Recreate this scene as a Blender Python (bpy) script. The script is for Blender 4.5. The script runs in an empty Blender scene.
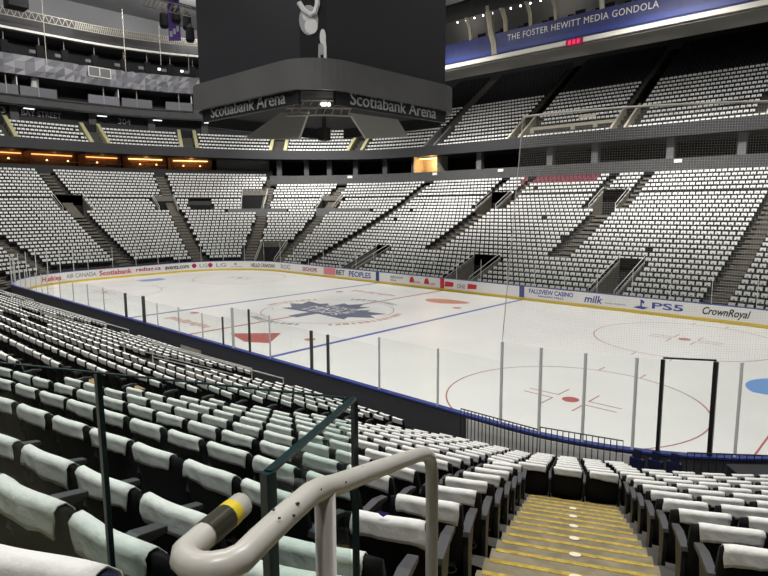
import bpy, math, random
import numpy as np
from mathutils import Vector, Matrix
random.seed(7); rng = np.random.default_rng(7)
S = bpy.context.scene
COL = S.collection
PI = math.pi
sin, cos, rad, hyp = math.sin, math.cos, math.radians, math.hypot

# ------------------------------------------------------------------ materials
M = {}
def mat(name, color, rough=.6, metal=0., emit=None, estr=0., spec=.5, noise=None, bump=0., bscale=40.):
    m = bpy.data.materials.new(name); m.use_nodes = True
    nt = m.node_tree; b = nt.nodes['Principled BSDF']
    b.inputs['Base Color'].default_value = (*color, 1); b.inputs['Roughness'].default_value = rough
    b.inputs['Metallic'].default_value = metal; b.inputs['Specular IOR Level'].default_value = spec
    if emit:
        b.inputs['Emission Color'].default_value = (*emit, 1); b.inputs['Emission Strength'].default_value = estr
    if noise or bump:
        tc = nt.nodes.new('ShaderNodeTexCoord'); n = nt.nodes.new('ShaderNodeTexNoise')
        n.inputs['Scale'].default_value = noise[1] if noise else bscale; n.inputs['Detail'].default_value = 5
        nt.links.new(tc.outputs['Object'], n.inputs['Vector'])
        if noise:
            r = nt.nodes.new('ShaderNodeValToRGB'); a = noise[0]
            r.color_ramp.elements[0].position = .3; r.color_ramp.elements[1].position = .7
            r.color_ramp.elements[0].color = (*[c * (1 - a) for c in color], 1)
            r.color_ramp.elements[1].color = (*[min(1, c * (1 + a)) for c in color], 1)
            nt.links.new(n.outputs['Fac'], r.inputs['Fac']); nt.links.new(r.outputs['Color'], b.inputs['Base Color'])
        if bump:
            bp = nt.nodes.new('ShaderNodeBump'); bp.inputs['Strength'].default_value = bump
            bp.inputs['Distance'].default_value = .02
            nt.links.new(n.outputs['Fac'], bp.inputs['Height']); nt.links.new(bp.outputs['Normal'], b.inputs['Normal'])
    M[name] = m; return m

def glass(name, tint, gloss=.06, rough=.02):
    m = bpy.data.materials.new(name); m.use_nodes = True; nt = m.node_tree; nt.nodes.clear()
    o = nt.nodes.new('ShaderNodeOutputMaterial'); mx = nt.nodes.new('ShaderNodeMixShader')
    t = nt.nodes.new('ShaderNodeBsdfTransparent'); g = nt.nodes.new('ShaderNodeBsdfGlossy')
    f = nt.nodes.new('ShaderNodeFresnel'); f.inputs['IOR'].default_value = 1.25
    t.inputs['Color'].default_value = (*tint, 1); g.inputs['Roughness'].default_value = rough
    mu = nt.nodes.new('ShaderNodeMath'); mu.operation = 'MULTIPLY'; mu.inputs[1].default_value = gloss * 3
    mu.use_clamp = True
    nt.links.new(f.outputs['Fac'], mu.inputs[0]); nt.links.new(mu.outputs[0], mx.inputs['Fac'])
    nt.links.new(t.outputs[0], mx.inputs[1]); nt.links.new(g.outputs[0], mx.inputs[2])
    nt.links.new(mx.outputs[0], o.inputs['Surface']); M[name] = m

mat('ice', (.86, .86, .835), .33, spec=.4, noise=(.035, .3))
mat('ice_red', (.52, .13, .12), .3); mat('ice_pink', (.62, .36, .32), .3); mat('ice_orange', (.66, .26, .17), .3)
mat('ice_blue', (.07, .10, .42), .3); mat('ice_leaf', (.115, .13, .21), .35, noise=(.25, 3)); mat('crease', (.16, .34, .72), .3)
mat('ice_grey', (.30, .30, .33), .35); mat('ice_line', (.45, .18, .16), .3)
mat('board_white', (.85, .84, .82), .35); mat('kick_yellow', (.78, .56, .05), .4); mat('cap_blue', (.04, .06, .25), .45)
mat('board_back', (.05, .052, .06), .6)
mat('ad_red', (.62, .02, .03), .4); mat('ad_blue', (.03, .05, .32), .4); mat('ad_black', (.015, .015, .018), .4)
mat('ad_pink', (.75, .25, .28), .4); mat('ad_grey', (.35, .34, .36), .4); mat('ad_maroon', (.40, .01, .10), .4)
mat('seat_black', (.008, .008, .009), .6, spec=.16, bump=.15, bscale=220)
mat('seat_navy', (.012, .016, .05), .35, spec=.5); mat('arm_grey', (.055, .055, .06), .5)
mat('seat_tan', (.32, .19, .08), .55, noise=(.2, 9)); mat('seat_maroon', (.16, .035, .05), .6)
mat('leg_iron', (.010, .010, .011), .5)
mat('towel', (.80, .80, .77), .95, spec=.1, bump=.5, bscale=260, noise=(.05, 14)); mat('print', (.10, .11, .17), .9)
mat('print_blue', (.10, .08, .45), .9)
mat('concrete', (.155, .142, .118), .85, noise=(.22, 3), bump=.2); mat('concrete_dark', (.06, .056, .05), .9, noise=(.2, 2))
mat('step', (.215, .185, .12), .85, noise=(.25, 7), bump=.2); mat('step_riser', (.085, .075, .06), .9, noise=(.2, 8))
mat('nosing', (.42, .30, .05), .7, noise=(.3, 18)); mat('marker', (.78, .70, .55), .6)
mat('wall_dark', (.022, .022, .025), .8); mat('wall_grey', (.062, .062, .064), .8, noise=(.12, 1.5)); mat('wall_mid', (.16, .16, .165), .8)
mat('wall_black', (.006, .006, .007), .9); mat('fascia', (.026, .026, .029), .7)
mat('cream', (.50, .46, .36), .8, noise=(.1, 3)); mat('ledge_yellow', (.42, .40, .22), .8, noise=(.15, 4))
mat('ceiling', (.26, .26, .27), .9, noise=(.15, .15)); mat('truss', (.07, .07, .075), .6); mat('truss_light', (.34, .32, .27), .6)
mat('tri0', (.12, .12, .135), .6); mat('tri1', (.20, .20, .22), .6); mat('tri2', (.28, .28, .30), .6); mat('tri3', (.16, .155, .185), .6)
mat('screen', (.020, .020, .024), .5, spec=.3); mat('screen_r', (.028, .028, .030), .5, spec=.3)
mat('skirt', (.075, .075, .074), .6, noise=(.12, .4)); mat('sign_black', (.012, .012, .013), .5); mat('sign_letter', (.42, .42, .43), .5)
mat('flap', (.40, .39, .355), .7); mat('wood', (.28, .15, .07), .6, noise=(.3, 3)); mat('red_rail', (.42, .05, .03), .5)
mat('warm_lamp', (1, .7, .4), .5, emit=(1, .42, .12), estr=2.6); mat('warm_bright', (1, .8, .5), .5, emit=(1, .55, .2), estr=4)
mat('white_lamp', (1, 1, 1), .5, emit=(1, .97, .9), estr=7); mat('dim_lamp', (1, 1, 1), .5, emit=(.9, .95, 1), estr=1.6)
mat('gond_blue', (.045, .055, .18), .5, noise=(.2, .6)); mat('gond_strip', (.75, .72, .64), .6); mat('gond_under', (.23, .22, .20), .8)
mat('led_red', (.6, .02, .05), .5, emit=(1, .03, .12), estr=.7); mat('white_paint', (.80, .78, .72), .4)
mat('rail_paint', (.56, .54, .49), .32, noise=(.05, 9)); mat('tape_yellow', (.75, .58, .03), .4); mat('tape_black', (.03, .028, .015), .35)
mat('rail_chip', (.05, .045, .04), .6)
mat('steel', (.36, .36, .35), .35, metal=.6); mat('black_metal', (.012, .012, .013), .4); mat('post_grey', (.68, .68, .66), .45)
mat('post_dark', (.06, .06, .058), .4); mat('bench_blue', (.03, .06, .32), .5); mat('green_edge', (.008, .03, .032), .25)
mat('banner_purple', (.17, .09, .42), .8); mat('banner_white', (.75, .75, .8), .8); mat('rope', (.50, .48, .42), .8)
mat('net', (.42, .41, .38), .9); mat('poster_grey', (.32, .32, .33), .6); mat('poster_light', (.62, .62, .62), .6)
mat('plexi', (.48, .43, .38), .3, spec=.6)
glass('rink_glass', (.96, .97, .965), .018); glass('barrier_glass', (.90, .945, .93), .03)
glass('suite_glass', (.55, .57, .60), .25)

# ------------------------------------------------------------------ mesh builder
class MB:
    def __init__(s): s.v = []; s.f = []; s.m = []; s.mats = []
    def mi(s, m):
        if m not in s.mats: s.mats.append(m)
        return s.mats.index(m)
    def add(s, verts, faces, m):
        o = len(s.v); k = s.mi(m); s.v += [tuple(p) for p in verts]
        for f in faces: s.f.append(tuple(i + o for i in f)); s.m.append(k)
        return s
    def box(s, c, d, m, rot=0., ax=None):
        x, y, z = [q / 2 for q in d]; R = ax if ax is not None else Matrix.Rotation(rot, 3, 'Z')
        vs = [Vector(c) + R @ Vector((a, b, e)) for a in (-x, x) for b in (-y, y) for e in (-z, z)]
        return s.add(vs, [(0, 1, 3, 2), (4, 6, 7, 5), (0, 4, 5, 1), (2, 3, 7, 6), (0, 2, 6, 4), (1, 5, 7, 3)], m)
    def bar(s, a, b, w, h, m):      # box from a to b
        a, b = Vector(a), Vector(b); d = b - a; L = d.length
        if L < 1e-6: return s
        t = d / L; up = Vector((0, 0, 1)) if abs(t.z) < .95 else Vector((1, 0, 0))
        sd = t.cross(up).normalized(); u = sd.cross(t)
        ax = Matrix((t, sd, u)).transposed()
        return s.box((a + b) / 2, (L, w, h), m, ax=ax)
    def tube(s, pts, r, m, n=8, cap=True, closed=False):
        P = [Vector(p) for p in pts]; N = len(P); rings = []
        prev = None
        for i in range(N):
            if closed: t = (P[(i + 1) % N] - P[i - 1]).normalized()
            else: t = (P[min(i + 1, N - 1)] - P[max(i - 1, 0)]).normalized()
            if prev is None:
                up = Vector((0, 0, 1)) if abs(t.z) < .9 else Vector((1, 0, 0)); a = t.cross(up).normalized()
            else:
                a = (prev - t * prev.dot(t)).normalized()
            prev = a; b = t.cross(a); rr = r[i] if isinstance(r, (list, tuple)) else r
            rings.append([P[i] + (a * cos(2 * PI * k / n) + b * sin(2 * PI * k / n)) * rr for k in range(n)])
        vs = [p for q in rings for p in q]; fs = []
        for i in range(N if closed else N - 1):
            j = (i + 1) % N
            for k in range(n): fs.append((i * n + k, i * n + (k + 1) % n, j * n + (k + 1) % n, j * n + k))
        if cap and not closed: fs += [tuple(range(n))[::-1], tuple((N - 1) * n + k for k in range(n))]
        return s.add(vs, fs, m)
    def prism(s, poly, z0, z1, m):   # polygon extruded in z (counter-clockwise)
        n = len(poly); vs = [(x, y, z0) for x, y in poly] + [(x, y, z1) for x, y in poly]
        return s.add(vs, [tuple(range(n))[::-1], tuple(range(n, 2 * n))] + [(i, (i + 1) % n, (i + 1) % n + n, i + n) for i in range(n)], m)
    def wall(s, path, z0, z1, t, m, closed=False):
        # vertical strip along a plan path with thickness t (to the left of the path)
        n = len(path); vs = []
        for i, p in enumerate(path):
            a = Vector(path[i - 1] if (i > 0 or closed) else path[0]); b = Vector(path[(i + 1) % n] if (i < n - 1 or closed) else path[-1])
            d = (b - a).normalized(); nn = Vector((-d.y, d.x)); q = Vector(p) + nn * t
            za, zb = (z0[i] if isinstance(z0, list) else z0), (z1[i] if isinstance(z1, list) else z1)
            vs += [(p[0], p[1], za), (p[0], p[1], zb), (q.x, q.y, zb), (q.x, q.y, za)]
        fs = []
        for i in range(n if closed else n - 1):
            a, b = 4 * i, 4 * ((i + 1) % n)
            for k in range(4): fs.append((a + k, a + (k + 1) % 4, b + (k + 1) % 4, b + k))
        if not closed: fs += [(3, 2, 1, 0), tuple(4 * (n - 1) + k for k in range(4))]
        return s.add(vs, fs, m)
    def mesh(s, name, smooth=False, fix=True):
        me = bpy.data.meshes.new(name); me.from_pydata(s.v, [], s.f)
        for k in s.mats: me.materials.append(M[k])
        me.polygons.foreach_set('material_index', s.m)
        if smooth: me.polygons.foreach_set('use_smooth', [True] * len(s.f))
        if fix:
            import bmesh
            b = bmesh.new(); b.from_mesh(me); bmesh.ops.recalc_face_normals(b, faces=b.faces); b.to_mesh(me); b.free()
        me.update(); return me
    def obj(s, name, parent=None, smooth=False, loc=None, fix=True, **props):
        o = bpy.data.objects.new(name, s.mesh(name, smooth, fix)); COL.objects.link(o)
        if parent is not None: o.parent = parent
        if loc: o.location = loc
        for k, v in props.items(): o[k] = v
        return o
def thing(name, label, cat, loc=(0, 0, 0), rotz=0., group=None, kind=None):
    o = bpy.data.objects.new(name, None); COL.objects.link(o); o.location = loc; o.rotation_euler = (0, 0, rotz)
    o.empty_display_size = .1; o['label'] = label; o['category'] = cat
    if group: o['group'] = group
    if kind: o['kind'] = kind
    return o
def part(mb, name, th, smooth=False, sub=None, **props):
    # mesh in world coordinates, parented to a thing standing elsewhere
    mw = Matrix.Translation(th.location) @ Matrix.Rotation(th.rotation_euler.z, 4, 'Z')
    inv = mw.inverted(); mb.v = [tuple(inv @ Vector(p)) for p in mb.v]
    return mb.obj(name, sub or th, smooth, **props)
def struct(mb, name, label, cat='building', **kw):
    return mb.obj(name, kind='structure', label=label, category=cat, **kw)
def text_mb(body, size, m, extrude=.004, align='CENTER', shear=0., space=1., bold=0.):
    cu = bpy.data.curves.new('lettering', 'FONT'); cu.body = body; cu.size = size; cu.align_x = align
    cu.extrude = extrude; cu.shear = shear; cu.space_character = space; cu.resolution_u = 3; cu.offset = bold
    o = bpy.data.objects.new('lettering_tmp', cu); COL.objects.link(o)
    dg = bpy.context.evaluated_depsgraph_get(); me = bpy.data.meshes.new_from_object(o.evaluated_get(dg))
    b = MB(); b.add([tuple(v.co) for v in me.vertices], [tuple(p.vertices) for p in me.polygons], m)
    bpy.data.objects.remove(o); bpy.data.meshes.remove(me); bpy.data.curves.remove(cu); return b
def fit_width(b, w, stretch_h=None):
    xs = [v[0] for v in b.v]; ys = [v[1] for v in b.v]
    k = w / (max(xs) - min(xs)); cx = (max(xs) + min(xs)) / 2; y0 = min(ys)
    ky = k if stretch_h is None else stretch_h / (max(ys) - min(ys))
    b.v = [((x - cx) * k, (y - y0) * ky, z) for x, y, z in b.v]; return b

ONES = ['zeroth', 'first', 'second', 'third', 'fourth', 'fifth', 'sixth', 'seventh', 'eighth', 'ninth', 'tenth', 'eleventh', 'twelfth',
        'thirteenth', 'fourteenth', 'fifteenth', 'sixteenth', 'seventeenth', 'eighteenth', 'nineteenth', 'twentieth']
def ordn(n):
    if n <= 20: return ONES[n]
    t = {2: 'twenty', 3: 'thirty', 4: 'forty', 5: 'fifty'}[n // 10]
    return {2: 'twentieth', 3: 'thirtieth', 4: 'fortieth', 5: 'fiftieth'}[n // 10] if n % 10 == 0 else t + '-' + ONES[n % 10]

# ------------------------------------------------------------------ camera
CAMP = np.array([30.3727, -26.7282, 7.0827]); YAW, PITCH, ROLL, FPX = 2.32350841, -.136676936, -.0050311825, 589.272
def cam_axes():
    cy, sy, cp, sp = cos(YAW), sin(YAW), cos(PITCH), sin(PITCH)
    f = np.array([cy * cp, sy * cp, sp]); r = np.array([sy, -cy, 0.]); u = np.cross(r, f)
    return f, cos(ROLL) * r + sin(ROLL) * u, -sin(ROLL) * r + cos(ROLL) * u
CF, CR_, CU = cam_axes()
def project(p):
    d = np.asarray(p, float) - CAMP; z = d @ CF
    return (384 + FPX * (d @ CR_) / z, 288 - FPX * (d @ CU) / z, z) if z > .05 else (-9999, -9999, z)
cd = bpy.data.cameras.new('camera'); cam = bpy.data.objects.new('camera', cd); COL.objects.link(cam)
cd.sensor_width = 36; cd.lens = FPX / 768 * 36; cd.clip_start = .05; cd.clip_end = 400
cam.matrix_world = Matrix.Translation(CAMP.tolist()) @ Matrix((CR_.tolist(), CU.tolist(), (-CF).tolist())).transposed().to_4x4()
S.camera = cam

# ------------------------------------------------------------------ bowl geometry
HX, HY, RC = 30.48, 12.95, 8.53          # rink half length, half width, corner radius
CX, CY = 20.07, 4.65                      # centres of the seating corners
T, PITCHS = .8, .505                      # row depth, seat spacing
ZF = [.23]
for k in range(1, 36):
    r_ = .275 + .0048 * k
    if k == 23: r_ += .13
    elif k > 23: r_ = .42
    ZF.append(ZF[-1] + r_)
def RK(k, sec='far', t=0.):
    r = 9.5 + T * k
    if sec in ('near', 'NR', 'NS'): r -= .533
    elif sec == 'NL': r -= .533 * (1 - t / 90.)
    return r
def ZK(k, sec='far', t=0.):
    z = ZF[max(0, min(k, 35))]
    if k < 0: z = 0.
    if sec in ('near', 'NR', 'NL', 'NS'):
        zn = max(.12, 2.901 + .306 * (k - 9)); w = 1. if sec != 'NL' else 1 - t / 90.
        z = z + (zn - z) * w
    return z
SH = .93           # seat height factor
def rink_d(x, y):
    qx, qy = abs(x) - (HX - RC), abs(y) - (HY - RC)
    if qx > 0 and qy > 0: return hyp(qx, qy) - RC
    return max(abs(x) - HX, abs(y) - HY)
# sections: 'far','near' (t = x) ; 'left','right' (t = y) ; corners (t = degrees, 0 at the side, 90 at the end)
AX = np.array([cos(rad(115)), sin(rad(115))]); LN = np.array([-AX[1], AX[0]])
SG = {'NR': (1, -1), 'NL': (-1, -1), 'FL': (-1, 1), 'FR': (1, 1)}
def at(sec, t, r):
    """point at radius r and outward unit vector"""
    if sec == 'far': return (t, CY + r), (0, 1)
    if sec == 'near': return (t, -CY - r), (0, -1)
    if sec == 'left': return (-CX - r, t), (-1, 0)
    if sec == 'right': return (CX + r, t), (1, 0)
    if sec == 'NS':      # straight slanted rows left of the stairs; t = metres left of the stair axis
        D = 24.36 - r + (t - 1.1) * .255; a = rad(280.7)
        return (CAMP[0] + AX[0] * D + LN[0] * t, CAMP[1] + AX[1] * D + LN[1] * t), (cos(a), sin(a))
    sx, sy = SG[sec]; a = rad(t); n = (sx * sin(a), sy * cos(a))
    return (sx * CX + n[0] * r, sy * CY + n[1] * r), n
# openings: (sec, tmin, tmax, kmin, kmax, what). for corners: centre angle and half width in metres
AISLES = {'side': [(19.7, 20.07, 0, 40), (-20.07, -19.7, 0, 40), (6.2, 7.4, 7, 18), (-7.4, -6.2, 7, 18),
                   (4.5, 5.3, 19, 40), (7.9, 8.7, 19, 40), (-8.7, -7.9, 19, 40), (-5.3, -4.5, 19, 40)],
          'corner': [(26, .62, 0, 40), (46, .62, 0, 40), (73, .62, 0, 40)], 'end': [(-.62, .62, 0, 40)]}
VOMS = [('side', 12.3, 14.2, 0, 6), ('side', -14.2, -12.3, 0, 6), ('side', -.9, 1.9, 0, 5), ('side', 5.3, 7.9, 19, 22), ('side', -7.9, -5.3, 19, 22),
        ('FL', 29.5, 41.5, 0, 6), ('FL', 46, 53, 19, 24), ('FL', 72, 77.5, 19, 22), ('left', -1.5, 2.0, 19, 22),
        ('FL', 62, 68, 19, 22), ('FL', 23, 29, 19, 22)]
PLATS = [('FL', 38, 57, 18, 18), ('FL', 8.6, 28, 18, 18)]
def is_side(s): return s in ('far', 'near')
def blocked(sec, t, k, r, half=.25):
    if sec == 'NS': return at(sec, t, r)[0][0] < 20.9 + half
    if is_side(sec):
        for a, b, k0, k1 in AISLES['side']:
            if k0 <= k <= k1 and a - half < t < b + half: return True
    elif sec in ('left', 'right'):
        for a, b, k0, k1 in AISLES['end']:
            if k0 <= k <= k1 and a - half < t < b + half: return True
    else:
        for c, hw, k0, k1 in AISLES['corner']:
            if sec == 'NR' and c == 26: c, hw, k0 = 25., .50, 8
            if k0 <= k <= k1 and abs(sin(rad(t - c))) * r < hw + half: return True
        if sin(rad(t)) * r < .83 + half: return True          # aisle where the corner meets the side
    return cut(sec, t, k, r, half)
def cut(sec, t, k, r, half=0.):
    for s, a, b, k0, k1 in VOMS + PLATS:
        if k0 <= k <= k1 and (s == sec or (s == 'side' and is_side(sec))):
            h = half if (is_side(sec) or sec in ('left', 'right')) else math.degrees(half / r)
            if a - h < t < b + h: return True
    return False
def kmax(sec, t):
    if sec == 'left' or (sec in ('FL', 'NL') and t > 46): return 31
    return 27

def upper_off(sec, t):   # the upper deck climbs a little towards the end
    if sec in ('left',): return .55
    if sec in ('FL', 'NL'): return .55 * min(1, max(0, (t - 20) / 50.))
    return 0.
def upper_rows(sec, t):
    if sec == 'far': return 22
    if sec == 'FR': return 22
    if sec == 'FL':
        if t < 10: return 22
        if t < 23.5: return 9
        if t < 39: return 7
    return 5
UR0, UZ0, UT, UH = 33.2, 14.75, .8, .56
UAISLE = {'far': [(-9.1, -7.7), (3.6, 5.0), (18.2, 19.4)], 'FL': [(2.5, .7), (23.5, .7), (44, .7), (66, .7), (86.5, .7)], 'left': [(-5., -3.9)], 'NL': [(66, .7)], 'FR': [(30, .7)]}
def ublocked(sec, t, r, half=.25):
    for a, b in UAISLE.get(sec, []):
        if sec in ('far', 'left'):
            if a - half < t < b + half: return True
        elif abs(sin(rad(t - a))) * r < b + half: return True
    return False

# ---- terraces (structure)
def stations(sec, cuts):
    if is_side(sec): base = list(np.arange(-CX, CX + .01, 2.007)); lo, hi = -CX, CX
    elif sec in ('left', 'right'): base = list(np.linspace(-CY, CY, 6)); lo, hi = -CY, CY
    else: base = list(np.arange(0, 90.1, 2.5)); lo, hi = 0, 90
    base += [c for c in cuts if lo < c < hi]; return sorted(set(round(float(b), 4) for b in base))
def terrace(name, sec, label, lo=None, hi=None):
    cuts = [c for s, a, b, k0, k1 in VOMS if (s == sec or (s == 'side' and is_side(sec))) for c in (a, b)]
    if sec in ('FL', 'NL'): cuts += [46]
    st = stations(sec, cuts) if sec != 'NS' else [0, 1]; b = MB()
    if lo is not None: st = [q for q in st if lo <= q <= hi]
    if sec == 'NS': st = list(np.linspace(.42, 1.42, 12))
    for t0, t1 in zip(st[:-1], st[1:]):
        tm = (t0 + t1) / 2; K = kmax(sec, tm)
        if sec == 'NS':
            def nsl(u, r):     # u runs from the stairs (0) to the line x = 20.07 (1)
                x0 = at('NS', .42, r)[0][0]; x1 = at('NS', 1.42, r)[0][0]; return at('NS', .42 + u * max(.05, (20.07 - x0) / (x1 - x0)), r)[0]
            for k in range(0, 18):
                r0, r1 = RK(k, sec), RK(k + 1, sec); u0, u1 = t0 - .42, t1 - .42
                a0, a1, c0, c1 = nsl(u0, r0), nsl(u1, r0), nsl(u0, r1), nsl(u1, r1)
                if rink_d(*a0) < .3 or rink_d(*a1) < .3: continue
                zb, zk = ZK(k - 1, sec), ZK(k, sec)
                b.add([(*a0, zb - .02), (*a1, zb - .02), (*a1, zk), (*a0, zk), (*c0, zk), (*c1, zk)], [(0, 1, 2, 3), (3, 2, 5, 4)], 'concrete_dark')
            continue
        for k in range(0, K + 1):
            pm, _ = at(sec, tm, RK(k, sec, tm))
            if sec in ('near', 'NR') and k > (16 if sec == 'NR' and tm > 12 else 17): continue
            if rink_d(*pm) < .3: continue
            if any(k0 <= k <= k1 and (s == sec or (s == 'side' and is_side(sec))) and a < tm < bb for s, a, bb, k0, k1 in VOMS): continue
            zb, zk = ZK(k - 1, sec, tm), ZK(k, sec, tm)
            a0, a1, c0, c1 = at(sec, t0, RK(k, sec, t0))[0], at(sec, t1, RK(k, sec, t1))[0], at(sec, t0, RK(k + 1, sec, t0))[0], at(sec, t1, RK(k + 1, sec, t1))[0]
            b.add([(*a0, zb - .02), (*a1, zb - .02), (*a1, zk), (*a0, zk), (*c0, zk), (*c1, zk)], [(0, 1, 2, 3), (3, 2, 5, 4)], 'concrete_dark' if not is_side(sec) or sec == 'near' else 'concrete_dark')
    return struct(b, name, label, 'terrace', fix=False)
terrace('floor_terrace_far', 'far', 'stepped concrete terraces of the far side lower bowl')
terrace('floor_terrace_near', 'near', 'stepped concrete terraces under the seats along the near boards')
terrace('floor_terrace_corner', 'NR', 'stepped concrete terraces of the near corner right of the yellow stairs', 22.5, 65)
terrace('floor_terrace_slant', 'NS', 'stepped concrete terraces of the near section left of the yellow stairs')
terrace('floor_terrace_left', 'left', 'stepped concrete terraces behind the far left goal end')
terrace('floor_terrace_bend', 'FL', 'stepped concrete terraces of the far left corner')
terrace('floor_terrace_turn', 'NL', 'stepped concrete terraces of the near left corner', 0, 90)
terrace('floor_terrace_return', 'FR', 'stepped concrete terraces at the far right corner', 0, 45)
b = MB(); b.box((0, 0, -.35), (130, 110, .5), 'concrete_dark')
struct(b, 'floor', 'grey concrete arena floor around the ice', 'floor')

# ---- upper deck
def upper(name, sec, lo, hi, label):
    b = MB()
    if sec == 'far': st = list(np.arange(lo, hi + .01, 2.))
    elif sec == 'left': st = list(np.linspace(lo, hi, 6))
    else: st = sorted(set(list(np.arange(lo, hi + .1, 2.5)) + [10, 23.5, 39])); st = [q for q in st if lo <= q <= hi]
    for t0, t1 in zip(st[:-1], st[1:]):
        tm = (t0 + t1) / 2; n = upper_rows(sec, tm); z0, z1 = UZ0 + upper_off(sec, t0), UZ0 + upper_off(sec, t1)
        for j in range(n):
            r0, r1 = UR0 + UT * j, UR0 + UT * (j + 1)
            P = [at(sec, t0, r0)[0], at(sec, t1, r0)[0], at(sec, t0, r1)[0], at(sec, t1, r1)[0]]
            zz = UH * j; zb = zz - UH
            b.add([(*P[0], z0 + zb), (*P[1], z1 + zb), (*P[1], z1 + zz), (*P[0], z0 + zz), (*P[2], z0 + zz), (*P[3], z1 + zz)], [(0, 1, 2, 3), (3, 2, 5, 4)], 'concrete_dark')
        # front parapet, soffit
        f0, f1 = at(sec, t0, UR0 - .25)[0], at(sec, t1, UR0 - .25)[0]; g0, g1 = at(sec, t0, UR0)[0], at(sec, t1, UR0)[0]
        h0, h1 = at(sec, t0, UR0 + 6)[0], at(sec, t1, UR0 + 6)[0]
        b.add([(*f0, z0 - .75), (*f1, z1 - .75), (*f1, z1 + .55), (*f0, z0 + .55), (*g0, z0 + .55), (*g1, z1 + .55), (*g1, z1 - .3), (*g0, z0 - .3), (*h0, z0 - .75), (*h1, z1 - .75)],
              [(0, 1, 2, 3), (3, 2, 5, 4), (4, 5, 6, 7), (0, 8, 9, 1)], 'fascia')
    return struct(b, name, label, 'upper deck', fix=False)
upper('floor_upper_far', 'far', -CX, CX, 'dark upper deck with seats along the far side')
upper('floor_upper_bend', 'FL', 0, 90, 'dark upper deck of the far left corner')
upper('floor_upper_left', 'left', -CY, CY, 'dark upper deck behind the far left goal end')
upper('floor_upper_turn', 'NL', 50, 90, 'dark upper deck continuing at the left edge')
upper('floor_upper_return', 'FR', 0, 45, 'dark upper deck at the far right corner')

# ------------------------------------------------------------------ seats
def rear_y(x, z):      # rear face of the seat back (seat faces +y)
    return -.165 - .035 * (1 - (x / .24) ** 2) - (z - .45) * .20
BT = .048
def top_z(x): return .86 - .028 * (abs(x) / .235) ** 4
def back_mb(m='seat_black', nu=7, nv=6):
    b = MB(); xs = np.linspace(-.236, .236, nu); F = []; Rr = []
    for j in range(nv):
        w = j / (nv - 1)
        for i, x in enumerate(xs):
            z = .27 + (top_z(x) - .27) * w; xx = x * (1 - .10 * max(0, (.45 - w)) )
            Rr.append((xx, rear_y(x, z) + (.012 if w in (0, 1) else 0), z)); F.append((xx, rear_y(x, z) + BT - (.012 if w in (0, 1) else 0), z))
    n = nu * nv; fs = []
    for j in range(nv - 1):
        for i in range(nu - 1):
            a = j * nu + i; fs.append((a, a + 1, a + nu + 1, a + nu)); fs.append((n + a, n + a + nu, n + a + nu + 1, n + a + 1))
        a = j * nu; fs.append((a, a + nu, n + a + nu, n + a)); a = j * nu + nu - 1; fs.append((a, n + a, n + a + nu, a + nu))
    for i in range(nu - 1):
        fs.append((i, n + i, n + i + 1, i + 1)); a = (nv - 1) * nu + i; fs.append((a, a + 1, n + a + 1, n + a))
    return b.add(Rr + F, fs, m)
def pan_mb(b=None, down=False, m='seat_black'):
    b = b or MB()
    def sl(y0, y1, z0, z1, w0, w1, mm):
        vs = [(-w0, y0[0], z0), (w0, y0[0], z0), (w0, y0[1], z0), (-w0, y0[1], z0), (-w1, y1[0], z1), (w1, y1[0], z1), (w1, y1[1], z1), (-w1, y1[1], z1)]
        b.add(vs, [(3, 2, 1, 0), (4, 5, 6, 7), (0, 1, 5, 4), (1, 2, 6, 5), (2, 3, 7, 6), (3, 0, 4, 7)], mm)
    if down:
        b.box((0, .07, .42), (.44, .42, .05), m); b.box((0, .075, .455), (.43, .40, .03), 'seat_tan')
    else:
        sl((-.095, -.03), (-.160, -.09), .34, .62, .19, .215, m)
        sl((-.125, -.095), (-.190, -.160), .36, .63, .20, .222, 'seat_tan')
        sl((-.03, .0), (-.08, -.055), .38, .55, .15, .17, m)
    return b
def arm_mb(x=.2525, m='arm_grey', long=False):
    b = MB(); L = .30 if not long else .34
    vs = []
    for y, z, w in ((-.20, .60, .026), (-.19, .635, .028), (-.20 + L * .6, .655, .03), (-.20 + L, .63, .026), (-.20 + L, .60, .024)):
        vs += [(x - w, y, z), (x + w, y, z)]
    b.add(vs, [(0, 2, 3, 1), (2, 4, 5, 3), (4, 6, 7, 5), (6, 8, 9, 7), (8, 0, 1, 9), (0, 8, 6, 4, 2), (1, 3, 5, 7, 9)], m); return b
def leg_mb(x=.2525, plate=False):
    b = MB(); w = .017
    prof = [(-.25, 0), (.06, 0), (.06, .03), (-.03, .06), (-.02, .40), (.04, .58), (.04, .60), (-.17, .60), (-.17, .42), (-.13, .06), (-.25, .03)]
    if plate: prof = [(-.26, 0), (.07, 0), (.08, .30), (.10, .58), (.08, .60), (-.20, .60), (-.22, .3)]
    n = len(prof); vs = [(x - w, y, z) for y, z in prof] + [(x + w, y, z) for y, z in prof]
    b.add(vs, [tuple(range(n)), tuple(range(n, 2 * n))[::-1]] + [(i, i + n, (i + 1) % n + n, (i + 1) % n) for i in range(n)], 'leg_iron' if not plate else 'seat_black'); return b
def bevel(me, w=.008):
    import bmesh
    b = bmesh.new(); b.from_mesh(me); bmesh.ops.bevel(b, geom=[e for e in b.edges if e.is_manifold and e.calc_face_angle(0) > .6], offset=w, segments=2, profile=.7, affect='EDGES'); b.to_mesh(me); b.free(); me.update()
ME = {}
ME['back'] = back_mb(nu=9, nv=8).mesh('backrest', True); ME['pan'] = pan_mb().mesh('seat_pan'); ME['pan_down'] = pan_mb(down=True).mesh('seat_pan')
ME['arm'] = arm_mb().mesh('armrest'); ME['armL'] = arm_mb(-.2525).mesh('armrest'); ME['leg'] = leg_mb().mesh('leg'); ME['legL'] = leg_mb(-.2525).mesh('leg')
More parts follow.
